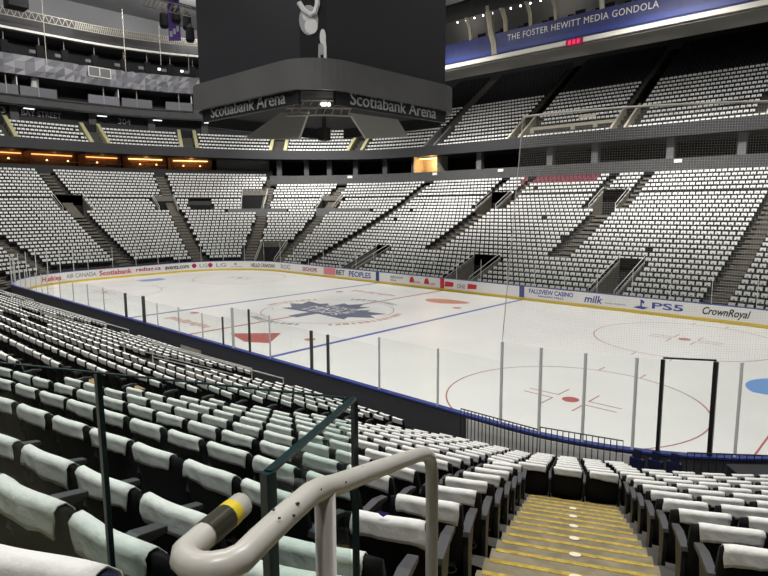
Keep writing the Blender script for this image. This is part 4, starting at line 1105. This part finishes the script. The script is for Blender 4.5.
# box fronts, partitions, columns
bx = [('NL', 78, 86), ('left', -4.5, -1.9), ('left', -1.7, 2.6), ('FL', 87, 80.5), ('FL', 80, 73.5), ('FL', 70.5, 64.5), ('FL', 64, 57)]
for i, (sec, a, b_) in enumerate(bx):
    o = thing('box_balcony', f"private box balcony with grey front above the section signs, {ordn(i + 1)} from left", 'balcony', (*at(sec, (a + b_) / 2, 36)[0], 21.4), 0, 'private box balconies')
    b = MB(); b.wall([at(sec, t, 35.9)[0] for t in np.linspace(a, b_, 4)], 21.4, 22.55, .1, 'tri0' if i % 3 else 'tri3'); part(b, 'front_panel', o)
    if i in (1, 3, 5):
        b = MB(); q0, q1 = at(sec, b_, 35.95)[0], at(sec, b_, 37.8)[0]; b.wall([q0, q1], 21.42, 23.70, .15, 'poster_light'); part(b, 'white_partition', o)
    b = MB(); b.tube([(*at(sec, (a + b_) / 2, 35.95)[0], 21.4), (*at(sec, (a + b_) / 2, 35.95)[0], 23.70)], .07, 'truss_light', 6); part(b, 'column', o)
p = at('left', .2, 36.6)[0]; b = MB(); b.tube([(*p, 21.4), (*p, 22.2), (*p, 23.2), (*p, 23.75)], [.5, .5, .36, .36], 'poster_light', 12); b.obj('drum_column', label='pale round column in the leftmost private box', category='column', kind='structure')
# upper box bits: dark monitors, small lamps
for i, (sec, t) in enumerate([('left', -3), ('left', 1), ('left', 4), ('FL', 85), ('FL', 79), ('FL', 74), ('FL', 69), ('FL', 64)]):
    p, nn = at(sec, t, 36.2); o = thing('speaker_cluster', f"black loudspeaker and bracket in the upper boxes, {ordn(i + 1)} from left", 'loudspeaker', (*p, 26.2), math.atan2(nn[1], nn[0]), 'loudspeakers of the upper boxes')
    b = MB(); b.box((0, 0, .9), (.6, .8, 1.5), 'wall_black'); b.obj('cabinet', o); b = MB(); b.box((-.1, .9, .75), (.4, .7, .4), 'wall_mid'); b.obj('monitor', o); b = MB(); b.tube([(0, 0, 0), (0, 0, 2.7)], .05, 'truss_light', 6); b.obj('pole', o)
for i, (sec, t) in enumerate([('FL', 71.5), ('FL', 66.5), ('FL', 61.5)]):
    p = at(sec, t, 35.9)[0]; b = MB(); b.tube([(*p, 26.9), (*p, 27.15)], .22, 'dim_lamp', 8); b.obj('box_lamp', label=f"small white lamp in the upper boxes, {ordn(i + 1)} from left", category='lamp', group='lamps of the upper boxes')
p, nn = at('left', CY, 34.9); o = thing('hanging_sign', 'white framed equipment panel fixed on the faceted fascia', 'panel', (p[0], p[1] + 3.2, 25.4)); b = MB()
for dy in (-.75, .75): b.box((p[0] + .1, p[1] + 3.2 + dy, 25.4), (.08, 1.3, 1.2), 'wall_mid'); 
part(b, 'panel', o); b = MB()
for dy in (-1.45, 0, 1.45): b.box((p[0] + .16, p[1] + 3.2 + dy, 25.4), (.08, .1, 1.3), 'white_paint')
for dz in (-.62, .62): b.box((p[0] + .16, p[1] + 3.2, 25.4 + dz), (.08, 3.0, .1), 'white_paint')
part(b, 'frame', o)
# section signs on the wall
def wall_text(body, sec, t, r, z, w, h, m, name, label):
    t_ = fit_width(text_mb(body, 1, m, .02), w, h); v = []
    for x, y, zz in t_.v:
        tt = t + x if sec == 'left' else t - math.degrees(x / r); (px, py), nn = at(sec, tt, r - .02 - zz); v.append((px, py, z + y))
    t_.v = v; return t_.obj(name, label=label, category='sign')
wall_text('303', 'left', -3.9, 37.9, 19.2, 1.7, .75, 'poster_grey', 'section_sign', 'grey section number at the left edge on the black upper wall')
wall_text('BAY STREET', 'left', 1.2, 37.9, 19.15, 4.8, .75, 'poster_grey', 'street_sign', 'grey street lettering on the black wall behind the upper seats')
wall_text('304', 'FL', 79.0, 37.9, 19.15, 1.7, .8, 'poster_grey', 'section_sign', 'grey section number right of the street lettering on the black wall')
for i, (sec, t) in enumerate([('left', -.6), ('FL', 84), ('FL', 72.3), ('FL', 61)]):
    p, nn = at(sec, t, 36.8); o = thing('soffit_lamp', f"long white lamp under the grey beam, {ordn(i + 1)} from left", 'lamp', (*p, 19.9), math.atan2(nn[1], nn[0]), 'lamps under the grey beam'); b = MB(); b.box((0, 0, 0), (.3, 1.2, .08), 'dim_lamp'); b.obj('tube_lamp', o); b = MB(); b.box((0, 0, .13), (.4, 1.6, .14), 'wall_grey'); b.obj('housing', o)
for i, (sec, t) in enumerate([('left', -2.1), ('FL', 85.6), ('FL', 73.4), ('FL', 61.8)]):
    p, nn = at(sec, t, 37.85); b = MB(); b.box((p[0], p[1], 18.7), (.5, 1.0, 3.4), 'wall_grey', rot=math.atan2(nn[1], nn[0])); b.obj('pillar', label=f"grey pillar against the black wall of the upper left stand, {ordn(i + 1)} from left", category='pillar', kind='structure')

# upper aisle tunnels (pale concrete cheeks)
def upper_tunnel(sec, t, j0, j1, w, label, m='ledge_yellow'):
    (cx, cy), nn = at(sec, t, UR0 + UT * j0); z0 = UZ0 + upper_off(sec, t) + UH * j0; o = thing('upper_tunnel', label, 'tunnel entrance', (cx, cy, z0), math.atan2(nn[1], nn[0]), 'tunnel entrances of the upper deck')
    L = UT * (j1 - j0 + 1); H = UH * (j1 - j0 + 1)
    for s_ in (-1, 1):
        b = MB(); pts = [(0, .1), (L, .1), (L, H + .75), (0, .7)]; y0 = s_ * w / 2
        tk = .24 if m == 'ledge_yellow' else .12; b.add([(x, y0 - tk, z) for x, z in pts] + [(x, y0 + tk, z) for x, z in pts], [(0, 1, 2, 3), (7, 6, 5, 4), (0, 4, 5, 1), (1, 5, 6, 2), (2, 6, 7, 3), (3, 7, 4, 0)], m); b.obj('cheek_wall', o)
    b = MB(); b.box((L - .05, 0, H / 2 + .3), (.1, w - .2, H + .6), 'wall_black'); b.obj('doorway_shade', o)  # black panel paints the shade inside the tunnel mouth
    b = MB(); b.box((L * .5, 0, .03), (L, w - .2, .06), m); b.obj('passage_floor', o)
for i, (sec, t) in enumerate([('left', -4.45), ('FL', 86.5), ('FL', 66), ('FL', 44), ('FL', 23.5)]): upper_tunnel(sec, t, 0 if i else 0, 4, 2.2, f"pale walled tunnel entrance in the upper left seats, {ordn(i + 1)} from left")
for i, t in enumerate((-8.4, 4.3, 18.8)): upper_tunnel('far', t, 0, 4, 1.5, f"pale walled stairs in the far upper seats, {ordn(i + 2)} from the scoreboard", 'cream')
upper_tunnel('FL', 2.5, 0, 4, 1.6, 'pale walled stairs in the far upper seats right beside the scoreboard', 'wall_mid')
# upper aisles going on up
for i, (t0, t1) in enumerate(UAISLE['far']):
    b = MB()
    for j in range(5, 22):
        r = UR0 + UT * j; z = UZ0 + UH * j; Q = [at('far', t0, r)[0], at('far', t1, r)[0], at('far', t1, r + UT)[0], at('far', t0, r + UT)[0]]
        b.add([(*Q[0], z - UH), (*Q[1], z - UH), (*Q[1], z + .01), (*Q[0], z + .01), (*Q[2], z + .01), (*Q[3], z + .01)], [(0, 1, 2, 3), (3, 2, 4, 5)], 'step')
    struct(b, 'floor_upper_aisle', 'concrete aisle stairs in the far upper seats', 'aisle stairs', fix=False)
# broadcast platform in the far upper deck
o = thing('camera_platform', 'cream walled broadcast platform at the front of the far upper seats', 'platform', (-2, CY + UR0, UZ0))
b = MB(); yy = CY + UR0
b.box((-2, yy + 2.45, UZ0 + 1.75), (10.6, .12, .35), 'cream'); b.box((-2, yy + .75, UZ0 + .5), (10.6, .08, .25), 'cream')
for x in (-7.2, -1.9, .8, 3.2): b.box((x, yy + 2.4, UZ0 + 1.1), (.5, .2, 1.5), 'cream')
part(b, 'wall_frame', o)
b = MB(); b.box((-4.55, yy + 2.46, UZ0 + 1.1), (4.8, .06, 1.0), 'wall_mid'); b.box((2., yy + 2.46, UZ0 + 1.1), (2.0, .06, 1.0), 'wall_mid'); part(b, 'window_panel', o)
b = MB(); b.box((-.55, yy + 2.44, UZ0 + 1.0), (1.6, .06, 1.4), 'wood'); part(b, 'door', o)
b = MB(); b.box((-2, yy + 1.5, UZ0 + .28), (10.6, 1.9, .08), 'cream'); part(b, 'deck', o)
b = MB(); b.box((-.5, yy + 3.1, UZ0 + 2.4), (2.0, .1, .9), 'cream'); b.obj('cream_board', label='cream board standing above the broadcast platform', category='board')
for i, x in enumerate((-6.2, -5.3, -4.0, -3.0, -2.2, 1.2, 2.4)):
    ch = link('platform_seat', ME['one'], None, (x, yy + 1.7, UZ0 + .33), PI); ch['label'] = f"dark seat on the cream broadcast platform, {ordn(i + 1)} from left"; ch['category'] = 'seat'; ch['group'] = 'seats on the broadcast platform'
    tw = link('towel', TW[i % 5], None, (x, yy + 1.7, UZ0 + .33), PI); tw['label'] = f"white towel on the broadcast platform seat, {ordn(i + 1)} from left"; tw['category'] = 'towel'; tw['group'] = 'towels on the broadcast platform'

# ------------------------------------------------------------------ protective net of the near corner
def netting():
    # foot on the glass top, head rope higher and further back along the corner
    bot = [corner_pt(a) for a in np.linspace(ang[0], 62, 46)]
    f = np.array
    o = thing('safety_net', 'fine dark safety net with pale ropes rising above the corner glass', 'net', (*bot[0], 3.43))
    n = len(bot); top = []
    for i, p in enumerate(bot):
        top.append((p[0] + .0, p[1] + .0, 9.35))
    # left rope leans to the right
    top = [(p[0] + .40 * max(0, 1 - i / 12), p[1] + .10 * max(0, 1 - i / 12), 9.35) for i, p in enumerate(bot)]
    b = MB(); 
    L = [0]
    for p, q in zip(bot[:-1], bot[1:]): L.append(L[-1] + math.dist(p, q))
    def P(s, v):
        i = min(n - 2, max(0, np.searchsorted(L, s) - 1)); u = (s - L[i]) / (L[i + 1] - L[i])
        a = [bot[i][j] + (bot[i + 1][j] - bot[i][j]) * u for j in (0, 1)]; c = [top[i][j] + (top[i + 1][j] - top[i][j]) * u for j in (0, 1)]
        return (a[0] + (c[0] - a[0]) * v, a[1] + (c[1] - a[1]) * v, 3.45 + 5.9 * v)
    step = .058; w = .0013
    vs = []; 
    for s in np.arange(0, L[-1], step):
        b.tube([P(s, 0), P(s, .5), P(s, 1)], w, 'net', 3, cap=False)
    for v in np.arange(0, 1, step / 5.9):
        b.tube([P(s, v) for s in np.linspace(0, L[-1], 46)], w, 'net', 3, cap=False)
    part(b, 'mesh_panel', o)
    b = MB(); b.tube([P(s, 1) for s in np.linspace(0, L[-1], 40)], .028, 'rope', 6); part(b, 'head_rope', o)
    b = MB(); b.tube([P(0, 0), P(0, .5), P(0, 1)], .012, 'rope', 6); part(b, 'edge_rope', o)
netting()

# ------------------------------------------------------------------ scoreboard
def scoreboard():
    o = thing('scoreboard', 'huge dark scoreboard hanging over centre ice with ring sign', 'scoreboard', (0, 0, 12))
    def pane(P, m, name, label=None):
        b = MB(); a, b2, z0, z1 = P; b.wall([a, b2], z0, z1, .25, m); q = part(b, name, o)
        if label: q['label'] = label
    a = 6.1; c = 1.0; z0, z1 = 13.6, 23.5
    cs = [(a, -a + c), (a, a - c), (a - c, a), (-a + c, a), (-a, a - c), (-a, -a + c), (-a + c, -a), (a - c, -a)]
    for i in range(8):
        p, q = cs[i], cs[(i + 1) % 8]
        pane((p, q, z0, z1), 'screen_r' if i == 0 else ('screen' if i % 2 == 0 else 'wall_black'), 'screen' if i % 2 == 0 else 'corner_panel')
    # artwork on the near corner panel: plain pale curved shapes
    p, q = Vector(cs[7]), Vector(cs[0]); d = (q - p).normalized(); n = Vector((d.y, -d.x)); mid = (p + q) / 2
    def on(u, v, e=.03): return (mid.x + d.x * u + n.x * e, mid.y + d.y * u + n.y * e, v)
    b = MB(); pts = [on(.28, 21, .08), on(.28, 18.2, .08), on(.25, 17.5, .08), on(.1, 17.1, .08), on(-.15, 17.0, .08), on(-.45, 17.2, .08), on(-.7, 17.6, .08)]; b.tube(pts, .14, 'poster_light', 6)
    
    def blob(u, v, ru, rv, m, e):
        n_ = 18; P_ = [on(u + ru * cos(2 * PI * i / n_), v + rv * sin(2 * PI * i / n_), e) for i in range(n_)]; Q_ = [on(u + ru * cos(2 * PI * i / n_), v + rv * sin(2 * PI * i / n_), 0) for i in range(n_)]
        b.add(P_ + Q_, [tuple(range(n_))] + [(i, (i + 1) % n_, (i + 1) % n_ + n_, i + n_) for i in range(n_)], m)
    blob(-.22, 16.75, .5, .75, 'poster_grey', .03); blob(-.1, 16.45, .34, .4, 'poster_light', .05); blob(-.35, 17.0, .2, .3, 'poster_light', .05); part(b, 'pale_artwork', o)
    b = MB()
    blob(.5, 15.9, .16, .42, 'poster_light', .04); blob(.42, 15.3, .12, .3, 'poster_grey', .05); blob(.6, 15.2, .08, .7, 'poster_light', .03); blob(.45, 18.2, .18, .35, 'poster_light', .03); blob(.3, 15.0, .06, .6, 'poster_grey', .03)
    part(b, 'pale_artwork', o)
    # skirt ring: rounded square
    b = MB(); b.wall(rrect(6.45, 6.45, 2.3, 10)[::-1], 13.2, 14.75, .3, 'skirt', closed=True); part(b, 'skirt_ring', o)
    b = MB(); b.prism(rrect(6.3, 6.3, 2.2, 8), 14.45, 14.6, 'wall_black'); part(b, 'top_deck', o)
    # sign bands with lettering on the four sides
    for k in range(4):
        Rz = Matrix.Rotation(k * PI / 2, 4, 'Z'); off = .4 if k == 3 else .0
        b = MB(); b.box((6.3, off, 12.9), (.2, 9.6, .85), 'sign_black'); b.v = [tuple(Rz @ Vector(p)) for p in b.v]; sb_ = part(b, 'sign_band', o)
        t_ = fit_width(text_mb('Scotiabank Arena', 1, 'sign_letter', .02), 7.5, .70)
        t_.v = [tuple(Rz @ Vector((6.42 + z, off + x, 12.62 + y))) for x, y, z in t_.v]; part(t_, 'sign_lettering', o, False, sb_)
    # truss and rigging seen in the gap
    b = MB()
    for z in (12.2, 12.95):
        for ang0 in (-55, -50, -45, -40): pass
    for zz in (12.15, 12.55, 12.95):
        P_ = [(6.6 * cos(rad(t)), 6.6 * sin(rad(t)), zz) for t in np.linspace(-60, -28, 9)]; b.tube(P_, .06, 'truss_light', 6)
    for t in np.linspace(-58, -30, 8): b.bar((6.6 * cos(rad(t)), 6.6 * sin(rad(t)), 12.15), (6.6 * cos(rad(t + 3)), 6.6 * sin(rad(t + 3)), 12.95), .06, .06, 'truss_light')
    part(b, 'truss', o)
    b = MB(); b.box((4.9, -4.2, 12.75), (.5, .3, .12), 'white_lamp', rot=rad(45)); part(b, 'work_lamp', o)
    b = MB(); b.tube([(4.4, -3.9, 12.6), (4.4, -3.9, 11.4)], .12, 'wall_black', 8); b.box((4.4, -3.9, 11.2), (.5, .5, .7), 'wall_black'); part(b, 'camera_pod', o)
    # slanted under-hung panels
    def flap(P, name='under_screen'):
        b = MB(); V = [Vector(p) for p in P]; nn = (V[1] - V[0]).cross(V[3] - V[0]).normalized() * .15
        b.add([*V, *[v - nn for v in V]], [(0, 1, 2, 3), (7, 6, 5, 4), (0, 4, 5, 1), (1, 5, 6, 2), (2, 6, 7, 3), (3, 7, 4, 0)], 'flap'); part(b, name, o)
    for k in range(4):
        Rz = Matrix.Rotation(k * PI / 2, 3, 'Z')
        base = [(4.5, -2.12, 12.55), (4.5, 2.1, 12.6), (4.5, 3.15, 11.6), (4.5, -.75, 11.18)] if k == 0 else [(4.5, -2.2, 12.6), (4.5, 2.2, 12.6), (4.2, 2.4, 11.4), (4.2, -2.4, 11.4)]
        if k in (1, 2): continue
        if k == 3: flap([(1.33, -4.5, 12.64), (3.89, -4.5, 12.42), (2.95, -4.5, 10.95), (-2.49, -4.5, 11.44)])
        else: flap([Rz @ Vector(p) for p in base])
    b = MB(); b.prism(rrect(6.2, 6.2, 2.2, 8), 13.2, 13.35, 'wall_black'); part(b, 'underside', o)
    for i in range(4):
        b = MB(); t = rad(45 + 90 * i); b.tube([(5 * cos(t), 5 * sin(t), 23.5), (7 * cos(t), 7 * sin(t), 36)], .04, 'truss', 6); part(b, 'hoist_cable', o)
scoreboard()

# ------------------------------------------------------------------ media gondola
def gondola():
    y0 = 30.; x0, x1 = -17., 34.
    o = thing('media_gondola', 'blue fronted media gondola with white lettering under the roof', 'gondola', (8, y0, 22.4))
    xm, L = (x0 + x1) / 2, x1 - x0
    b = MB(); b.box((xm, y0 + .1, 24.35), (L, .25, 2.2), 'gond_blue'); fp_ = part(b, 'front_panel', o)
    b = MB(); b.box((xm, y0 - .06, 23.62), (L, .08, .5), 'cap_blue'); part(b, 'blue_band', o)
    b = MB(); b.box((xm, y0 + .02, 22.95), (L, .5, .42), 'gond_strip'); part(b, 'pale_edge', o)
    b = MB(); b.box((xm, y0 + 2.1, 22.65), (L, 4.2, .2), 'gond_under'); part(b, 'underside', o)
    b = MB(); b.box((xm, y0 + 4.2, 26.2), (L, .2, 7.), 'wall_mid'); part(b, 'back_wall', o)
    b = MB(); b.box((xm, y0 + 1.9, 29.5), (L, 4.6, .2), 'wall_dark'); part(b, 'roof', o)
    b = MB(); b.box((xm, y0 - .2, 28.7), (L, .3, 1.7), 'wall_grey'); part(b, 'upper_beam', o)
    t_ = fit_width(text_mb('THE FOSTER HEWITT MEDIA GONDOLA', 1, 'white_paint', .02, space=1.1), 15.3, .62); t_.v = [(x + 3.0, y0 - .05 - z, 24.42 + y) for x, y, z in t_.v]
    iv = sorted((min(t_.v[i][0] for i in f), max(t_.v[i][0] for i in f)) for f in t_.f); cuts = []; e_ = iv[0][1]
    for a_, c_ in iv:
        if a_ - e_ > .16: cuts.append((a_ + e_) / 2)
        e_ = max(e_, c_)
    groups = {}
    for f in t_.f: groups.setdefault(sum(t_.v[f[0]][0] > q for q in cuts), []).append(f)
    for _, fs in sorted(groups.items()):
        ids = sorted({i for f in fs for i in f}); mp = {i: n for n, i in enumerate(ids)}; w_ = MB(); w_.add([t_.v[i] for i in ids], [tuple(mp[i] for i in f) for f in fs], 'white_paint'); part(w_, 'lettering', o, False, fp_)
    for i, (x, h0, w) in enumerate(((-9.8, 25.4, .35), (-6.6, 23.3, .6), (-5.3, 25.4, .4), (-2.4, 25.4, .3), (.4, 25.4, .3), (5.1, 25.4, .4), (17.2, 25.2, .6))):
        b = MB(); b.tube([(x + .4, y0 + .05, h0), (x + .3, y0, h0 + 1.2), (x, y0 - .1, h0 + 2.2), (x - .5, y0 - .1, 28.4)], w * .6, 'cream', 6); part(b, 'curved_rib', o)
    for i in range(5):
        b = MB(); b.box((-12 + i * 9.5, y0 - .1, 28.7), (3.4, .05, 1.3), 'tri1' if i % 2 else 'poster_grey'); part(b, 'faded_poster', o)
    for i in range(13):
        b = MB(); b.tube([(-11.5 + i * 1.15, y0 + .4, 27.7), (-11.5 + i * 1.15, y0 + .4, 27.85)], .07, 'white_lamp', 6); part(b, 'bulb', o)
    for i in range(10):
        x = -9 + i * 2.9
        m_ = thing('monitor', f"dark monitor on the gondola desk, {ordn(i + 1)} from left", 'monitor', (x, y0 + 1.6, 25.5), 0, 'monitors in the media gondola')
        b = MB(); b.box((0, 0, .5), (1.0, .12, .65), 'wall_black'); b.obj('screen', m_); b = MB(); b.box((0, .05, .1), (.3, .2, .25), 'wall_dark'); b.obj('stand', m_)
        c_ = thing('desk_chair', f"dark chair behind the gondola desk, {ordn(i + 1)} from left", 'chair', (x + 1.3, y0 + 2.8, 24.8), 0, 'chairs in the media gondola')
        b = MB(); b.box((0, 0, .9), (.6, .15, 1.6), 'wall_black'); b.obj('backrest', c_); b = MB(); b.box((0, -.2, .45), (.6, .5, .15), 'wall_dark'); b.obj('seat', c_)
    b = MB(); b.box((xm, y0 + 1.6, 25.4), (L, 1.0, .12), 'cream'); b.box((xm, y0 + 1.2, 24.6), (L, .1, 1.6), 'wall_dark'); part(b, 'desk', o)
    d_ = thing('led_clock', 'small glowing red led display under the blue gondola front', 'display', (3.0, y0 - .35, 22.85))
    b = MB(); b.box((3.0, y0 - .3, 22.85), (1.7, .2, .62), 'ad_maroon'); part(b, 'case', d_); b = MB()
    for x in (2.55, 3.0, 3.45): b.box((x, y0 - .42, 22.85), (.26, .05, .4), 'led_red')
    part(b, 'led_digit', d_)
    for i, x in enumerate((-12, 0, 12, 24)):
        L_ = bpy.data.lights.new('gondola_light', 'POINT'); L_.energy = 120; L_.color = (1, .93, .8); L_.shadow_soft_size = .4; lo = bpy.data.objects.new('gondola_light', L_); COL.objects.link(lo); lo.location = (x, y0 + 1.5, 28.6)
gondola()

# ------------------------------------------------------------------ roof, hanging things
b = MB(); b.box((-4, 4, 37.5), (136, 124, .4), 'ceiling'); struct(b, 'ceiling', 'dark grey arena roof', 'ceiling')
b = MB(); b.box((-66, 0, 25), (.4, 120, 26), 'ceiling'); struct(b, 'wall_left', 'grey upper wall behind the left boxes', 'wall'); b = MB(); b.box((0, 61, 20), (130, .4, 44), 'wall_dark'); struct(b, 'wall_far', 'dark wall behind the far upper seats', 'wall')
for i, x in enumerate((-44, -30, -16)):
    b = MB()
    for z in (33.2, 36.6): b.bar((x, -40, z), (x, 50, z), .35, .35, 'truss')
    for j in range(20): b.bar((x, -40 + j * 4.5, 33.2 if j % 2 else 36.6), (x, -35.5 + j * 4.5, 36.6 if j % 2 else 33.2), .2, .2, 'truss')
    b.obj('roof_truss', label=f"dark steel roof truss, {ordn(i + 1)} from the left end", category='truss', group='roof trusses')
# placed along camera rays: hanging banner, lighting truss, speakers, cables
def pix(u, v, depth):
    r = CF + CR_ * (u - 384) / FPX - CU * (v - 288) / FPX; return CAMP + r * depth
o = None
A, B, C_ = pix(168, 0, 62), pix(180, 0, 62), pix(172, 40, 62); 
top = pix(173, -14, 62); bw = (pix(179.5, 20, 62) - pix(167.5, 20, 62)); hb = 37 - pix(174, 40, 62)[2]
o = thing('banner', 'long purple banner hanging left of the scoreboard', 'banner', tuple(pix(174, 40, 62)))
c0 = pix(174, 20, 62); zlo = pix(174, 40, 62)[2]; dv = Vector((bw[0], bw[1], 0)); 
b = MB(); b.bar((c0[0] - dv.x / 2, c0[1] - dv.y / 2, (zlo + 37) / 2), (c0[0] + dv.x / 2, c0[1] + dv.y / 2, (zlo + 37) / 2), .05, 37 - zlo, 'banner_purple'); cl_ = part(b, 'cloth', o)
zt_ = pix(174, 31, 62)[2]; nv = Vector((-CF[0], -CF[1], 0)).normalized() * .06
b = MB()
for k in range(3):
    u = -.28 + k * .28; b.bar((c0[0] + dv.x * (u - .11) + nv.x, c0[1] + dv.y * (u - .11) + nv.y, zt_ + u * .9), (c0[0] + dv.x * (u + .11) + nv.x, c0[1] + dv.y * (u + .11) + nv.y, zt_ + u * .9), .03, .55, 'banner_white')
part(b, 'pale_mark', o, False, cl_)
def tr(p, q, h, m, seg):
    b = MB(); p, q = Vector(p), Vector(q); up = Vector((0, 0, h)); d = (q - p); sd = d.cross(up).normalized() * h
    for off in (Vector((0, 0, 0)), up, sd, up + sd): b.bar(p + off, q + off, .07, .07, m)
    for i in range(seg):
        u, v = p + d * (i / seg), p + d * ((i + 1) / seg); b.bar(u, v + up, .05, .05, m); b.bar(u + sd, v + sd + up, .05, .05, m)
    return b
tr(pix(152, 8, 55), pix(192, 17, 50), .8, 'truss_light', 9).obj('lighting_truss', label='pale lattice lighting truss at the top left beside the banner', category='truss')
for i, (u, v) in enumerate(((164, 20), (176, 15), (187, 22), (190, 34))):
    P = pix(u, v, 53); b = MB(); b.tube([(P[0], P[1], P[2] + .9), (P[0], P[1], P[2] + .5), (P[0], P[1], P[2] - .5), (P[0], P[1], P[2] - .7)], [.1, .35, .4, .3], 'wall_black', 10); b.obj('spotlight', label=f"black spotlight under the lattice truss, {ordn(i + 1)} from left", category='spotlight', group='black spotlights on the truss')
P = pix(16, 2, 60); o = thing('loudspeaker_array', 'black loudspeaker hanging at the top left corner', 'loudspeaker', tuple(P)); b = MB(); b.box((P[0], P[1], P[2]), (1.8, 1.8, 1.2), 'wall_black'); part(b, 'cabinet', o); b = MB(); b.tube([(P[0], P[1], P[2] + .6), (P[0], P[1], 37.2)], .05, 'truss', 6); part(b, 'cable', o)
for i, (u, v0, v1) in enumerate(((47, -10, 66), (126, 12, 72), (161, 25, 65), (189, 55, 72))):
    a = pix(u, v0, 66); c = pix(u, v1, 66); b = MB(); b.tube([(c[0], c[1], min(37.3, a[2])), (c[0], c[1], c[2])], .04, 'truss_light', 6); b.obj('hanging_pole', label=f"thin pale pole hanging from the roof at the left, {ordn(i + 1)} from left", category='pole', group='hanging poles')

# ------------------------------------------------------------------ light
W = bpy.data.worlds.new('world'); S.world = W; W.use_nodes = True
W.node_tree.nodes['Background'].inputs['Color'].default_value = (.75, .85, 1, 1); W.node_tree.nodes['Background'].inputs['Strength'].default_value = .018
def area(x, y, z, e, sx=3, sy=3, col=(1, .98, .94), tx=0, ty=0, spread=150):
    L = bpy.data.lights.new('arena_and_fill_lamp', 'AREA'); L.energy = e; L.shape = 'RECTANGLE'; L.size = sx; L.size_y = sy; L.color = col; L.spread = rad(spread)
    o = bpy.data.objects.new('arena_and_fill_lamp', L); COL.objects.link(o); o.location = (x, y, z)
    o.rotation_euler = (Vector((tx, ty, 0)) - Vector((x, y, z))).to_track_quat('-Z', 'Y').to_euler()
for x in (-30, -10, 10, 30):
    for y in (-17, 17): area(x, y, 32, 1750, 4, 2, tx=x * 1.05, ty=y * 1.2, spread=140)
for x in (-20, 20): area(x, 0, 32, 750, 4, 3, tx=x, ty=0, spread=130)
def aim(x, y, z, e, T_, sx=4, sy=2, spread=110, col=(1, .98, .94)):
    L = bpy.data.lights.new('arena_and_fill_lamp', 'AREA'); L.energy = e; L.shape = 'RECTANGLE'; L.size = sx; L.size_y = sy; L.color = col; L.spread = rad(spread)
    o = bpy.data.objects.new('arena_and_fill_lamp', L); COL.objects.link(o); o.location = (x, y, z); o.rotation_euler = (Vector(T_) - Vector((x, y, z))).to_track_quat('-Z', 'Y').to_euler()
for x in (-36, -12, 12, 36): aim(x, 17, 31, 2100, (x, 31, 7), spread=70)
for x in (-18, -9, 0, 9, 18, 27): aim(x, 32.2, 22.45, 300, (x, 40.5, 14.5), 5, 1, spread=120)  # fill lamps added under the gondola to brighten the upper seats
for x, y in ((33, -34), (12, -32), (-10, -30)): area(x, y, 33, 1500, 4, 3, tx=x - 4, ty=-18, spread=120)
aim(-30, 0, 33, 2000, (-54, 2, 16), spread=110); aim(-26, 14, 33, 1500, (-48, 24, 15), spread=110); aim(-26, -14, 33, 1200, (-50, -14, 12), spread=110)  # fill lamps added to brighten the left end stand and boxes
for y in (-12, 4, 20, 36): aim(-48, y, 33.2, 700, (-64, y + 2, 36.5), 3, 2, spread=150)  # uplights added only to lift the left wall and ceiling
for x in (-40, -20): aim(x, 40, 33.2, 500, (x, 52, 37), 3, 2, spread=150)  # added fill uplights for the roof above the far upper deck

S.view_settings.view_transform = 'Standard'; S.view_settings.look = 'None'; S.view_settings.exposure = .15; S.view_settings.gamma = 1; S.view_settings.use_curve_mapping = False
S.cycles.use_denoising = True; S.cycles.max_bounces = 8; S.cycles.transparent_max_bounces = 24; S.cycles.sample_clamp_indirect = 4
